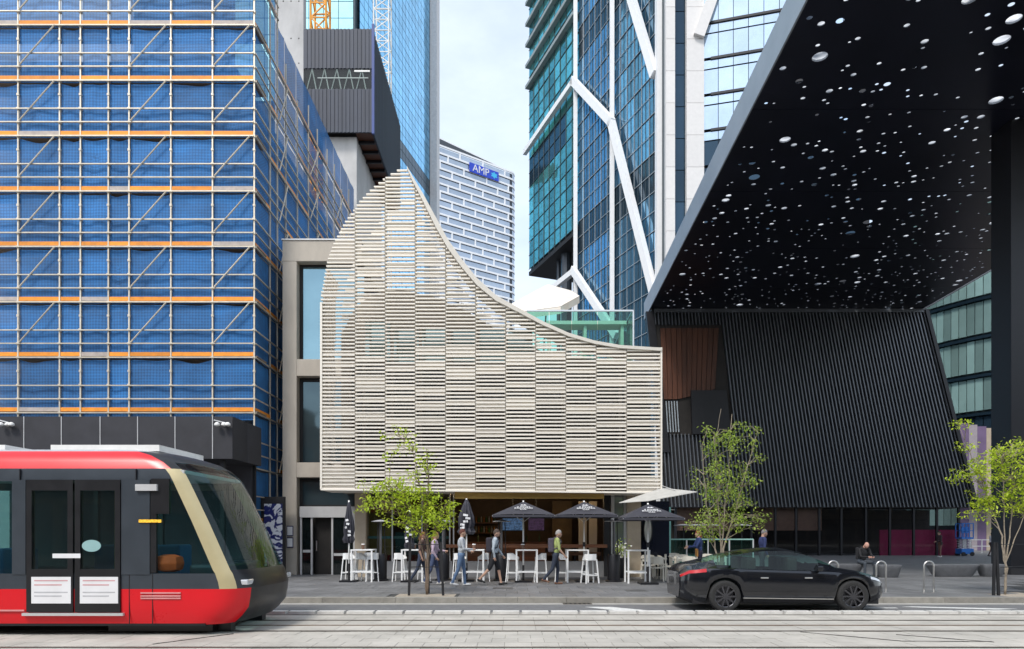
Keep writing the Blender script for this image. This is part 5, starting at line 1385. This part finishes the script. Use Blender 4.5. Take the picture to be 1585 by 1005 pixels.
for dz_ in (0, -.05, -.09): piece2('skirt_vent', tram, tX(218), tX(280), NYd - .006, NYd + .012, tZ(918) + dz_ - .012, tZ(918) + dz_ + .012, mat('vent_pale', (.62, .25, .25), .4))
piece2('skirt_line', tram, XR, tX(38), NYd - .003, NYd + .012, tZ(945) - .015, tZ(945) + .012, mat('vent_pale', (.62, .25, .25), .4))
for a in (tX(-20), tX(200), tX(236)): piece2('panel_seam', tram, a - .006, a + .006, NYd + .009, NYd + .02, .2, 1.04, M_tblack)
for a in (tX(-90), tX(30), tX(210)): piece2('panel_seam', tram, a - .006, a + .006, TYN + .0, TYN + .03, 2.61, 2.80, M_tblack)
for a in (tX(78), tX(152)): MB().tube([(a, TYN + .5, .3), (a, TYN + .5, 2.7)], .02, 8).build('grab_pole', mat('grab_yellow', (.6, .45, .05), .4), tram)
# cab seat and desk, saloon seats
MB().box(-6.12, -5.68, TYN + .06, TYN + .4, 1.06, 1.36).build('cab_seat', mat('cab_orange', (.9, .10, .01), .7), tram, bevel=.14)
MB().box(-5.6, -5.1, TYN + .3, TYF - .3, .8, 1.18).build('desk', M_tgrey, tram, bevel=.05)
for k in range(6): MB().box(-9.4 - k * .95, -8.95 - k * .95, TYN + .5, TYN + 1.4, .5, 1.45).build('saloon_seat', mat('seat_blue', (.03, .12, .25), .8), tram, bevel=.04)
for k in range(3): MB().box(tX(50) + k * .62, tX(50) + k * .62 + .42, TYC + .35, TYC + .85, .5, 1.5).build('saloon_seat', mat('seat_blue', (.03, .12, .25), .8), tram, bevel=.04)
for a, b in ((tX(52), tX(110)), (tX(122), tX(182))): piece2('saloon_light', tram, a, b, TYC - .1, TYC + .1, 2.68, 2.72, emit('saloon_light', (.9, .9, .65), 6.0))
for k, s_ in enumerate((-1, 1)):
    MB().box(-4.86, -4.54, TYC + s_ * 1.0 - .14, TYC + s_ * 1.0 + .14, .84, .93).build('head_lamp', M_lamp, tram, bevel=.02)
MB().tube([(-5.7, TYN - .02, 2.85), (-5.55, TYN - .2, 2.75), (-5.5, TYN - .22, 2.35)], .02, 8).build('mirror_arm', M_tblack, tram) if False else None

# ------------------------------------------------------------------ dark sedan
car = thing('sedan_car', (6.0, 15.78, 0), 'black sleek fastback sedan driving along the kerb lane', 'car')
CXo, CYc = 3.70, 15.78; CL = 4.74
WR, WF, RW = 0.95, 3.86, .345
xs = sorted(set([0, .06, .16, .3, .45] + list(np.linspace(WR - .42, WR + .42, 11)) + list(np.linspace(1.5, 3.3, 14)) + list(np.linspace(WF - .42, WF + .42, 11)) + [4.42, 4.55, 4.65, 4.71, CL]))
def ip(x, a, b): return float(np.interp(x, a, b))
def arch(x):
    z = ip(x, [0, .3, .5, 4.2, 4.5, CL], [.30, .23, .21, .20, .22, .30])
    for w in (WR, WF):
        d = abs(x - w)
        if d < .395: z = max(z, RW + math.sqrt(max(0, .395 ** 2 - d * d)) - .02)
    return z
def hwc(x): return ip(x, [0, .08, .3, .9, 1.6, 3.2, 4.0, 4.4, 4.62, CL], [.62, .76, .89, .955, .94, .94, .95, .88, .74, .50])
def shz(x): return ip(x, [0, .15, .6, 1.2, 2.4, 3.4, 4.1, 4.5, 4.68, CL], [.80, .90, .955, .94, .905, .875, .82, .72, .62, .54])
def topz(x): return ip(x, [0, .1, .35, .6, 1.1, 1.6, 2.1, 2.5, 2.9, 3.3, 3.62, 4.1, 4.5, 4.68, CL], [.86, .99, 1.05, 1.10, 1.245, 1.345, 1.39, 1.385, 1.30, 1.13, .965, .885, .775, .66, .58])
def gh(x): return ip(x, [.2, .6, 1.5, 2.6, 3.3, 3.6, 4.0], [.52, .56, .565, .565, .60, .64, .70])
NR = 11
def sect(x):
    w, sz, tz_, zb = hwc(x), shz(x), topz(x), arch(x)
    zb = min(zb, sz - .10); g = min(gh(x), w - .08)
    inw = w - .045
    pts = [(w - .10, zb), (w - .02, zb + (sz - zb) * .18), (w, zb + (sz - zb) * .42), (w - .01, zb + (sz - zb) * .66), (w - .012, zb + (sz - zb) * .9), (w - .04, sz), (w - .09, sz + .012)]
    r = tz_ - sz
    pts += [(g + (w - .10 - g) * .30, sz + r * .62 + .003), (g, sz + r * .86 + .005), (g * .6, sz + r * .965 + .006), (0, tz_ + .008)]
    return pts
S = [sect(x) for x in xs]
SX = .957
def c_patch(name, pred, m_, rows_, par=car, off=0.0, side=None):
    mb = MB()
    for sgn in ((-1, 1) if side is None else (side,)):
        idx = {}
        for i, x in enumerate(xs):
            for r_ in range(rows_[0], rows_[1] + 1): idx[i, r_] = len(mb.v); mb.v.append((CXo + SX * x, CYc + sgn * (S[i][r_][0] + off), S[i][r_][1] + off * .5))
        for i in range(len(xs) - 1):
            xm = (xs[i] + xs[i + 1]) / 2
            for r_ in range(rows_[0], rows_[1]):
                if pred(xm, r_): mb.f.append((idx[i, r_], idx[i + 1, r_], idx[i + 1, r_ + 1], idx[i, r_ + 1])); mb.mi.append(0)
    return mb.build(name, m_, par, auto=30, weld=True)
side_glass = lambda x, r: (.62 < x < 3.2 and r == 6) or (1.0 < x < 2.95 and r == 7)
is_glass = lambda x, r: (r in (6, 7) and .75 < x < 3.15) or (r in (8, 9) and (2.55 < x < 3.5 or .55 < x < 1.55)) or (r == 7 and (3.15 <= x < 3.45))
c_patch('body', lambda x, r: not is_glass(x, r), M_cpaint, (0, 10))
for sd in (-1, 1): c_patch('side_window', lambda x, r: is_glass(x, r) and r in (6, 7) and x < 3.15, M_cglass, (6, 8), side=sd)
c_patch('windscreen', lambda x, r: is_glass(x, r) and (r in (8, 9) or x >= 3.15) and x > 2, M_cglass, (7, 10)); c_patch('rear_window', lambda x, r: is_glass(x, r) and r in (8, 9) and x < 2, M_cglass, (8, 10))
for sd in (-1, 1):
    c_patch('tail_lamp', lambda x, r: x < .5 and r == 4, M_tail, (4, 5), off=.006, side=sd); c_patch('head_lamp', lambda x, r: 4.30 < x < 4.68 and r == 4, M_lamp, (4, 5), off=.006, side=sd)
nose = MB().prism([(CXo + SX * CL, CYc + s_ * S[-1][k][0], S[-1][k][1]) for s_, k in [(-1, 0), (-1, 2), (-1, 4), (-1, 6), (-1, 8), (1, 8), (1, 6), (1, 4), (1, 2), (1, 0)]], (.02, 0, 0)).build('bumper', M_cpaint, car)
tailp = MB().prism([(CXo, CYc + s_ * S[0][k][0], S[0][k][1]) for s_, k in [(-1, 0), (-1, 2), (-1, 4), (-1, 6), (-1, 8), (1, 8), (1, 6), (1, 4), (1, 2), (1, 0)]], (-.02, 0, 0)).build('bumper', M_cpaint, car)
MB().box(CXo + SX * .25, CXo + SX * 4.5, CYc - .80, CYc + .80, .17, .30).build('underbody', M_blackm, car)
for w in (WR, WF): MB().box(CXo + SX * w - .44, CXo + SX * w + .44, CYc - .70, CYc + .70, .28, .74).build('wheel_well', M_blackm, car)
MB().box(CXo + SX * 1.2, CXo + SX * 3.3, CYc - .8, CYc + .8, .3, .78).build('cabin_floor', M_dark, car)
for a in (1.55, 2.5): 
    for dy in (-.38, .38): MB().box(CXo + SX * a, CXo + SX * a + .22, CYc + dy - .22, CYc + dy + .22, .6, 1.18).build('seat', M_dark, car, bevel=.06)
for w in (WR, WF):
    for s_ in (-1, 1):
        yc = CYc + s_ * .83; wh = MB()
        prof = [(.235, -.10), (.30, -.115), (RW - .012, -.10), (RW, -.06), (RW, .06), (RW - .012, .10), (.30, .115), (.235, .10)]
        mb = MB(); N = 32
        for r_, y_ in prof:
            for j in range(N): a = 2 * math.pi * j / N; mb.v.append((CXo + SX * w + r_ * math.cos(a), yc + y_, RW + r_ * math.sin(a)))
        for k in range(len(prof) - 1):
            for j in range(N): mb.f.append((k * N + j, k * N + (j + 1) % N, (k + 1) * N + (j + 1) % N, (k + 1) * N + j)); mb.mi.append(0)
        ty = mb.build('tyre', M_rubber, car, smooth=True)
        rm = MB(); yo = yc + s_ * .085
        rm.tube([(CXo + SX * w, yc - s_ * .05, RW), (CXo + SX * w, yc - s_ * .02, RW)], .24, 24); rm.tube([(CXo + SX * w, yc, RW), (CXo + SX * w, yo + s_ * .015, RW)], .05, 12)
        for k in range(10):
            a = k * math.pi / 5; rm.bar((CXo + SX * w + .03 * math.cos(a), yo, RW + .03 * math.sin(a)), (CXo + SX * w + .235 * math.cos(a), yo + s_ * .01, RW + .235 * math.sin(a)), .035, .02, up=(0, 1, 0))
        rm.tube([(CXo + SX * w + .235 * math.cos(a), yo, RW + .235 * math.sin(a)) for a in np.linspace(0, 6.283, 25)], .014, 6)
        rm.build('rim', M_rim, ty)
for s_ in (-1, 1):
    for a in (1.75, 2.75): MB().box(CXo + SX * a, CXo + SX * a + .17, CYc + s_ * .93 - .012, CYc + s_ * .93 + .025, .735, .765).build('door_handle', M_steel, car, bevel=.006)
    MB().box(CXo + SX * 2.98, CXo + SX * 3.12, CYc + s_ * .98 - .09, CYc + s_ * .98 + .09, .90, 1.02).build('wing_mirror', M_cpaint, car, bevel=.03)
    MB().bar((CXo + SX * 1.35, CYc + s_ * .945, .315), (CXo + SX * 3.4, CYc + s_ * .945, .29), .03, .02).build('sill_trim', M_steel, car)

# ------------------------------------------------------------------ people
def person(px_, Y, facing, label, top=(.3, .3, .3), bottom=(.05, .05, .06), shoes=(.02, .02, .02), hair=(.03, .02, .015), skin=(.46, .28, .20), legs=((22, 5), (-20, 18)), arms=((-18, 25), (20, 30)),
           lean=3, height=1.74, seat=None, shorts=False, long_sleeve=True, bald=False, backpack=None, look=0, long_hair=False, apron=None, bag=None, phone=False, z=FP):
    S_ = height / 1.74
    prim = []                                          # (kind, data, label)
    def cap(a, ra, b, rb, lab): prim.append(('c', Vector(a), ra, Vector(b), rb, lab))
    def ell(c, r, lab): prim.append(('e', Vector(c), Vector(r), None, None, lab))
    fx = lambda a, L: Vector((math.sin(R(a)) * L, 0, -math.cos(R(a)) * L))
    pel = Vector((0, 0, .94))
    feet = []
    for s_, (a, kb) in zip((1, -1), legs):
        hip = pel + Vector((0, s_ * .088, -.02)); kn = hip + fx(a, .43) + Vector((0, s_ * (.01 if seat is None else .10), 0)); an = kn + fx(a - kb, .41)
        lowl = 'skin' if shorts else 'bottom'
        cap(hip, .092, kn, .062, 'bottom'); cap(kn, .058 if not shorts else .052, an, .040 if shorts else .048, lowl)
        if shorts: cap(hip + fx(a, .05), .10, hip + fx(a, .36), .085, 'bottom')
        ta = R((a - kb) * .6) if seat is None else 0
        toe = an + Vector((math.cos(ta) * .16, 0, -.045 + math.sin(ta) * .12)); heel = an + Vector((-.045, 0, -.045 - math.sin(ta) * .03))
        cap(heel, .042, toe, .034, 'shoes'); feet.append(min(heel.z - .042, toe.z - .034))
    ln = lambda h: Vector((math.sin(R(lean)) * h, 0, math.cos(R(lean)) * h))
    ell(pel, (.115, .155, .115), 'bottom'); ch = pel + ln(.34); wa = pel + ln(.14)
    ell(wa, (.105, .145, .14), 'top'); ell(ch, (.125, .178, .20), 'top')
    cap(ch + ln(.12) + Vector((0, .13, 0)), .075, ch + ln(.12) + Vector((0, -.13, 0)), .075, 'top')
    nk = pel + ln(.52); cap(pel + ln(.46), .058, nk + ln(.06), .052, 'skin')
    hl = R(lean + look); hd = nk + Vector((math.sin(hl) * .14 + .018, 0, math.cos(hl) * .14))
    fwd = Vector((math.cos(hl), 0, -math.sin(hl))); upv = Vector((math.sin(hl), 0, math.cos(hl)))
    ell(hd, (.092, .074, .112), 'skin'); cap(hd + fwd * .05 - upv * .055, .042, hd + fwd * .062 - upv * .085, .03, 'skin')
    cap(hd + fwd * .088 + upv * .005, .012, hd + fwd * .105 - upv * .02, .014, 'skin')
    for s_ in (1, -1): ell(hd + Vector((0, s_ * .075, 0)) - upv * .01, (.022, .012, .032), 'skin')
    hands = []
    for s_, (a, eb) in zip((1, -1), arms):
        sh_ = ch + ln(.12) + Vector((0, s_ * .19, -.01)); el = sh_ + fx(a, .28) + Vector((0, s_ * .035, 0)); wr = el + fx(a + eb, .24) + Vector((0, -s_ * .03 if eb < 60 else -s_ * .12, 0))
        cap(sh_, .058, el, .046, 'top'); cap(el, .044, wr, .034 if long_sleeve else .028, 'top' if long_sleeve else 'skin')
        dirh = (wr - el).normalized(); pm_ = wr + dirh * .075; cap(wr, .026, pm_, .034, 'skin'); hands.append((wr, pm_, dirh, s_))
    # one continuous skin by voxel remesh
    bm = bmesh.new()
    for kind, a, ra, b, rb, lab in prim:
        if kind == 'e':
            g_ = bmesh.ops.create_icosphere(bm, subdivisions=3, radius=1.0)['verts']
            for v in g_: v.co = Vector((v.co.x * ra.x, v.co.y * ra.y, v.co.z * ra.z)) + a
        else:
            d = (b - a); L = d.length; q = d.to_track_quat('Z', 'Y').to_matrix()
            g_ = bmesh.ops.create_icosphere(bm, subdivisions=2, radius=1.0)['verts']
            for v in g_:
                c = v.co.copy(); v.co = (a + q @ (c * ra)) if c.z <= 0 else (b + q @ (c * rb))
    me = bpy.data.meshes.new('tmp'); bm.to_mesh(me); bm.free()
    t_ = bpy.data.objects.new('tmp', me); col.objects.link(t_)
    m1 = t_.modifiers.new('r', 'REMESH'); m1.mode = 'VOXEL'; m1.voxel_size = .0135
    m2 = t_.modifiers.new('s', 'SMOOTH'); m2.iterations = 4; m2.factor = .5
    bpy.context.view_layer.update()
    body = bpy.data.meshes.new_from_object(t_.evaluated_get(bpy.context.evaluated_depsgraph_get())); bpy.data.objects.remove(t_)
    # fingers welded onto the palms
    bm = bmesh.new(); bm.from_mesh(body); nbody = len(bm.faces)
    for wr, pm_, dh, s_ in hands:
        side = Vector((0, 1, 0)).cross(dh); side = side.normalized() if side.length > .1 else Vector((1, 0, 0))
        curl = dh.cross(side).normalized() * (-s_)
        for k, (o_, L) in enumerate(((-.024, .062), (-.008, .074), (.008, .070), (.024, .055), (.034, .05))):
            base = pm_ + side * o_ + dh * (.012 if k < 4 else -.04); dd = (dh + curl * .35) if k < 4 else (dh * .6 + side * .8)
            mbf = MB().tube([base, base + dd.normalized() * L * .5, base + (dd + curl * .7).normalized() * L], [.0095, .0085, .006], 6)
            vv = [bm.verts.new(p) for p in mbf.v]
            for f in mbf.f: bm.faces.new([vv[q] for q in f])
    bm.normal_update(); bm.to_mesh(body); bm.free()
    # colour the figure by the nearest piece of clothing
    nf = len(body.polygons); cen_ = np.empty(nf * 3); body.polygons.foreach_get('center', cen_); cen_ = cen_.reshape(-1, 3)
    labs = ['skin', 'top', 'bottom', 'shoes']; best = np.full(nf, 1e9); who = np.zeros(nf, int)
    for kind, a, ra, b, rb, lab in prim:
        if kind == 'e': dd = (np.linalg.norm((cen_ - np.array(a)) / np.array(ra), axis=1) - 1) * min(ra)
        else:
            ab = np.array(b - a); t2 = np.clip(((cen_ - np.array(a)) @ ab) / max(ab @ ab, 1e-9), 0, 1); dd = np.linalg.norm(cen_ - (np.array(a) + t2[:, None] * ab), axis=1) - (ra + (rb - ra) * t2)
        s2 = dd < best; best[s2] = dd[s2]; who[s2] = labs.index(lab)
    who[nbody:] = 0
    cm = lambda n_, c: mat('cloth_%s_%d_%d_%d' % (n_, c[0] * 255, c[1] * 255, c[2] * 255), c, .8, var=.18, scale=9)
    for mm in (mat('skin_%d' % int(skin[0] * 100), skin, .55, var=.08, scale=9), cm('top', top), cm('leg', bottom), cm('shoe', shoes)): body.materials.append(mm)
    body.polygons.foreach_set('material_index', who.astype(np.int32)); body.polygons.foreach_set('use_smooth', np.ones(nf, bool))
    drop = min(feet) if seat is None else pel.z - .115 - seat
    if seat is not None: drop = min(feet)
    root = thing('person', (X(px_, Y), Y, z), label, 'person')
    fa = R(facing)
    def add(o):
        o.parent = root; o.location = (0, 0, -drop * S_); o.scale = (S_,) * 3; return o
    bo = bpy.data.objects.new('body', body); col.objects.link(bo); add(bo)
    hm = cm('hair', hair)
    mb = MB(); N = 18
    if not bald:
        rings = 8
        for i in range(rings + 1):
            th_ = math.pi * (.62 if not long_hair else .66) * i / rings
            for j in range(N):
                ph_ = 2 * math.pi * j / N; f_ = .5 + .5 * math.cos(ph_)                      # 1 at the face
                t3 = th_ * (1 - .42 * f_)
                p = Vector((.101 * math.sin(t3) * math.cos(ph_) - .006, .083 * math.sin(t3) * math.sin(ph_), .122 * math.cos(t3) + .002))
                p *= 1 + .03 * math.sin(7 * ph_ + 3 * i)
                mb.v.append(tuple(hd + fwd * p.x + Vector((0, p.y, 0)) + upv * p.z))
        for i in range(rings):
            for j in range(N): mb.f.append((i * N + j, i * N + (j + 1) % N, (i + 1) * N + (j + 1) % N, (i + 1) * N + j)); mb.mi.append(0)
        if long_hair: mb.tube([hd - fwd * .06, hd - fwd * .085 - upv * .1, hd - fwd * .075 - upv * .24], [.06, .065, .03], 10)
        ho = mb.build('hair', hm, None, smooth=True); add(ho)
    for s_ in (1, -1):
        e = MB().lathe((0, 0, 0), [(.002, -.008), (.008, -.003), (.008, .003), (.002, .008)], 8); e.v = [tuple(hd + fwd * (.080 + c[0] * .5) + Vector((0, s_ * .032 + c[1], 0)) + upv * (.012 + c[2])) for c in e.v]
        add(e.build('eye', M_tblack, None))
    if backpack:
        b_ = MB().box(-.09, .09, -.14, .14, -.22, .22); c = ch - Vector((.185, 0, .04)); b_.v = [tuple(Vector(q) + c) for q in b_.v]; add(b_.build('backpack', cm('pack', backpack), None, bevel=.05))
        for s_ in (1, -1): add(MB().tube([ch + Vector((-.12, s_ * .10, .16)), ch + Vector((.02, s_ * .11, .235)), ch + Vector((.125, s_ * .10, .08)), ch + Vector((.06, s_ * .16, -.12)), ch + Vector((-.12, s_ * .13, -.16))], .018, 6).build('strap', cm('pack', backpack), None))
    if apron:
        a_ = MB().box(.08, .125, -.13, .13, -.16, .12); a_.v = [tuple(Vector(q) + pel) for q in a_.v]; add(a_.build('apron', cm('apron', apron), None, bevel=.015))
    if bag:
        a_ = MB().box(-.05, .07, .155, .24, -.12, .08); a_.v = [tuple(Vector(q) + pel) for q in a_.v]; add(a_.build('shoulder_bag', cm('bag', bag), None, bevel=.025))
    if phone:
        m0 = (hands[0][1] + hands[1][1]) / 2; a_ = MB().box(-.04, .04, -.035, .035, .02, .03); a_.v = [tuple(Vector(q) + m0) for q in a_.v]; add(a_.build('phone', M_black, None))
    root.rotation_euler = (0, 0, fa)
    return root
person(714, 20.5, 0, 'man in pale grey hoodie and blue jeans walking past with hands raised', top=(.42, .44, .47), bottom=(.10, .16, .27), shoes=(.6, .6, .6), hair=(.10, .03, .02), legs=((10, 6), (-12, 12)), arms=((5, 70), (15, 72)), lean=2)
person(765, 20.8, 0, 'man in black shorts and grey sweatshirt striding with a backpack', top=(.38, .43, .48), bottom=(.014, .014, .018), hair=(.06, .04, .03), shorts=True, legs=((17, 6), (-20, 24)), arms=((12, 25), (-14, 25)), lean=5, backpack=(.03, .025, .035), height=1.76)
person(860, 21.1, 0, 'balding man in lime shirt and dark trousers walking with a backpack', top=(.34, .40, .14), bottom=(.022, .03, .05), shoes=(.16, .08, .05), hair=(.32, .30, .28), legs=((10, 14), (-14, 26)), arms=((-8, 25), (10, 30)), lean=7, long_sleeve=False, backpack=(.07, .06, .08), height=1.72)
person(652, 21.4, 0, 'woman in brown top and dark trousers walking behind the staked tree', top=(.10, .06, .05), bottom=(.03, .04, .07), hair=(.20, .08, .03), long_hair=True, legs=((14, 6), (-15, 18)), arms=((10, 50), (-12, 30)), lean=4, height=1.66, long_sleeve=False)
person(672, 21.0, 0, 'woman in lavender top and blue jeans walking behind the staked tree', top=(.46, .36, .44), bottom=(.05, .07, .14), shoes=(.5, .48, .45), hair=(.26, .13, .06), long_hair=True, legs=((13, 6), (-14, 14)), arms=((15, 70), (-10, 40)), lean=3, height=1.66)
person(1180, 22.5, 0, 'grey haired man in navy jumper standing beyond the dark car', top=(.02, .03, .10), bottom=(.03, .03, .04), hair=(.16, .15, .15), legs=((8, 4), (-10, 8)), arms=((8, 75), (-5, 30)), lean=2, look=12)
person(1083, 24.0, 180, 'waitress in dark blue shirt and tan apron among the cream chairs', top=(.02, .04, .13), bottom=(.012, .012, .03), hair=(.20, .06, .02), long_hair=True, apron=(.55, .28, .08), legs=((5, 4), (-8, 6)), arms=((30, 60), (25, 55)), lean=4, height=1.70)
person(1334, SB + .12, -80, 'bald man in black jacket sitting on the stone bench looking at his phone', top=(.012, .012, .014), bottom=(.05, .06, .075), shoes=(.015, .015, .016), bald=True, seat=.46, legs=((86, 88), (84, 86)), arms=((25, 62), (25, 62)), lean=16, look=34, phone=True, skin=(.52, .29, .22), backpack=(.02, .02, .022))
person(1455, 45.0, 180, 'person in dark top and brown trousers standing by the magenta foyer wall', top=(.05, .03, .035), bottom=(.16, .08, .06), shoes=(.7, .68, .65), legs=((4, 3), (-5, 4)), arms=((5, 70), (5, 60)), bag=(.03, .02, .02), height=1.72)
person(1535, 46.0, 0, 'person in white shirt walking behind the thin tree stakes', top=(.7, .68, .72), bottom=(.08, .05, .05), legs=((14, 6), (-14, 10)), arms=((8, 40), (-8, 30)), height=1.68, bag=(.55, .52, .5))

# ------------------------------------------------------------------ street trees
def tree(px_, Y, label, lobes, stems, lm, bark, nleaf, lsize, seed, spread):
    """stems: list of polylines in photo columns/rows at depth Y; lobes: (x, y, rx, ry, weight) clumps of the crown"""
    rg = random.Random(seed); base = Vector((X(px_, Y), Y, FP - .02))
    t = thing('street_tree', (base.x, base.y, FP), label, 'tree', 'young street trees by the kerb')
    tr_ = MB(); tips = []
    for pl, r0 in stems:
        pts = [base.copy()] + [Vector((X(a, Y), Y + d, Zh(b, Y))) for a, b, d in pl]
        fine = []
        for a, b in zip(pts[:-1], pts[1:]):
            for q in range(4): fine.append(a.lerp(b, q / 4) + Vector((rg.gauss(0, .012), rg.gauss(0, .012), 0)) * (1 if fine else 0))
        fine.append(pts[-1]); n_ = len(fine)
        tr_.tube(fine, [r0 * (1 - .82 * k / (n_ - 1)) for k in range(n_)], 8); tips.append(fine)
    tr_.build('trunk', bark, t, smooth=True)
    # limbs reach into every clump, twigs carry the leaves
    lv_ = MB(); br_ = MB(); wsum = sum(l_[4] for l_ in lobes); cnt = 0
    for (lx_, ly_, rx_, ry_, w_) in lobes:
        nt = max(3, int(nleaf / 22 * w_ / wsum))
        for k in range(nt):
            while True:
                u, v, q = rg.uniform(-1, 1), rg.uniform(-1, 1), rg.uniform(-1, 1)
                if u * u + v * v + q * q < 1: break
            e = Vector((X(lx_ + u * rx_, Y), Y + q * spread, Zh(ly_ + v * ry_, Y)))
            st = min((p for tp_ in tips for p in tp_[4:]), key=lambda p: (p - e).length + max(0, p.z - e.z + .15) * 2.0 + rg.random() * .35)
            midp = st.lerp(e, .5) + Vector((rg.gauss(0, .05), rg.gauss(0, .05), .06 + rg.random() * .05))
            br_.tube([st, midp, e], [.011, .007, .003], 5, cap=False)
            for q2 in range(rg.randint(14, 30)):
                f = rg.random() ** .6; b0 = (st.lerp(midp, f * 2) if f < .5 else midp.lerp(e, f * 2 - 1)) if rg.random() < .45 else e
                c = b0 + Vector((rg.gauss(0, .085), rg.gauss(0, .085), rg.gauss(-.02, .06)))
                L = lsize * rg.uniform(.6, 1.25); W = L * rg.uniform(.42, .55)
                az = rg.uniform(0, 6.283); dp = rg.gauss(-.45, .4)
                d = Vector((math.cos(az) * math.cos(dp), math.sin(az) * math.cos(dp), math.sin(dp))); s_ = d.cross(Vector((0, 0, 1))).normalized(); s_ = (s_ + Vector((0, 0, rg.gauss(0, .35)))).normalized(); nn = s_.cross(d)
                i = len(lv_.v); fold = nn * (W * .16)
                lv_.v += [tuple(c), tuple(c + d * L * .4 + s_ * W / 2 + fold), tuple(c + d * L), tuple(c + d * L * .4 - s_ * W / 2 + fold), tuple(c + d * L * .75 + s_ * W * .3 + fold * .6), tuple(c + d * L * .75 - s_ * W * .3 + fold * .6)]
                lv_.f += [(i, i + 1, i + 4, i + 2), (i, i + 2, i + 5, i + 3)]; lv_.mi += [0, 0]; cnt += 1
    br_.build('branches', bark, t, smooth=True)
    me = bpy.data.meshes.new('crown'); o_ = org(t); me.from_pydata([(a - o_.x, b - o_.y, c - o_.z) for a, b, c in lv_.v], [], lv_.f); me.materials.append(lm)
    o = bpy.data.objects.new('crown', me); col.objects.link(o); o.parent = t; tag(o, kind='stuff')
    return t
tree(661, 17.8, 'staked young tree with bright lime leaves in front of the louvres',
     [(590, 772, 36, 22, 1.4), (640, 778, 40, 26, 2.0), (680, 792, 24, 26, 1.2), (625, 748, 38, 20, 1.3), (660, 808, 38, 22, 1.4), (660, 735, 16, 32, .55), (572, 752, 16, 8, .25), (612, 668, 24, 9, .30), (632, 692, 16, 10, .2), (604, 700, 14, 6, .2), (655, 712, 14, 12, .2), (610, 806, 22, 12, .4), (568, 785, 10, 12, .3)],
     [([(662, 860, 0), (660, 800, .05), (664, 740, 0), (660, 695, 0)], .036), ([(658, 870, .03), (645, 810, .1), (625, 770, .1), (600, 755, .1)], .025), ([(663, 865, -.05), (672, 820, -.1), (688, 785, -.1)], .022), ([(661, 850, 0), (655, 770, -.1), (640, 700, -.1), (612, 666, -.1)], .02)],
     M_leaf, M_bark, 3400, .10, 3, .62)
tree(1116, 18.0, 'multi stemmed green tree with wispy twigs behind the dark car',
     [(1120, 690, 34, 24, 1.0), (1150, 672, 36, 18, .7), (1100, 735, 34, 26, 1.3), (1150, 740, 34, 28, 1.1), (1125, 775, 44, 24, 1.6), (1090, 805, 26, 18, .9), (1145, 808, 40, 20, 1.1), (1172, 700, 16, 24, .3), (1085, 664, 14, 10, .2), (1105, 820, 26, 12, .5)],
     [([(1117, 860, 0), (1122, 800, .05), (1130, 740, .1), (1135, 640, .1)], .032), ([(1112, 870, 0), (1103, 830, -.05), (1092, 780, -.1), (1085, 690, -.1)], .03), ([(1120, 850, 0), (1140, 790, .1), (1160, 720, .1), (1175, 668, .1)], .03), ([(1116, 850, 0), (1112, 760, .1), (1108, 690, .1), (1118, 632, .1)], .022)],
     M_leaf2, M_barkpale, 3100, .085, 8, .55)
tree(1556, 17.8, 'bright lime leafed tree beside the black canopy column',
     [(1535, 770, 40, 20, 1.3), (1565, 735, 34, 30, 1.7), (1500, 735, 26, 14, .8), (1540, 705, 30, 16, .8), (1590, 770, 34, 28, 1.4), (1480, 657, 14, 7, .18), (1490, 690, 12, 8, .15), (1520, 715, 20, 12, .4), (1570, 690, 24, 14, .5), (1515, 790, 18, 9, .3), (1600, 720, 26, 40, 1.2)],
     [([(1556, 880, 0), (1550, 830, 0), (1540, 790, .1), (1520, 735, .1), (1490, 662, .1)], .030), ([(1558, 870, 0), (1566, 820, .05), (1572, 760, .1), (1570, 690, .1)], .026), ([(1557, 870, .0), (1580, 800, -.1), (1600, 730, -.1)], .022), ([(1556, 870, 0), (1554, 800, -.05), (1548, 730, -.1), (1540, 690, -.1)], .022)],
     M_leaf, M_barkpale, 3500, .10, 15, .6)
# stakes and wires round two of the trees
for pxs, Yc, lab in (((633, 686, 664), 17.75, 'black timber stakes with tie wires round the lime tree by the cafe'), ((1538, 1546, 1600), 17.75, 'black timber stakes with tie wires round the tree at the black column')):
    tg = thing('tree_guard', (X(pxs[0], Yc), Yc, FP), lab, 'tree guard')
    for k, p in enumerate(pxs):
        yy = Yc - .25 if k < 2 else Yc + .3; ln_ = (.03, -.06, .01)[k]
        MB().bar((X(p, yy), yy, FP - .05), (X(p, yy) + ln_, yy, FP + 1.36), .06 if k < 2 else .03, .05).build('stake', M_blackm, tg)
    for z in (.72, 1.3):
        pts = [(X(pxs[k], Yc), Yc - .25 if k < 2 else Yc + .3, FP + z) for k in (0, 1, 2, 0)]; MB().tube(pts, .008, 5, cap=False).build('tie_wire', M_blackm, tg)

# ------------------------------------------------------------------ small things
pl = thing('planter', (X(962, 24.2), 24.2, FP), 'small planter of white flowers beside the sandstone pillar', 'planter')
MB().lathe((X(962, 24.2), 24.2, FP), [(.16, 0), (.22, .7), (.2, .72)], 16).build('pot', M_blackm, pl)
fl_ = MB(); rgf = random.Random(4)
for k in range(160):
    c = Vector((X(962, 24.2) + rgf.gauss(0, .13), 24.2 + rgf.gauss(0, .12), FP + 1.0 + rgf.gauss(0, .16))); d = Vector((rgf.gauss(0, 1), rgf.gauss(0, 1), rgf.gauss(0, 1))).normalized() * .05; e = d.orthogonal().normalized() * .03
    fl_.v += [tuple(c - d), tuple(c + e), tuple(c + d), tuple(c - e)]; i = len(fl_.v) - 4; fl_.f.append((i, i + 1, i + 2, i + 3)); fl_.mi.append(0 if k % 3 else 1)
tag(fl_.build('foliage', [M_leaf2, M_white], pl), kind='stuff')
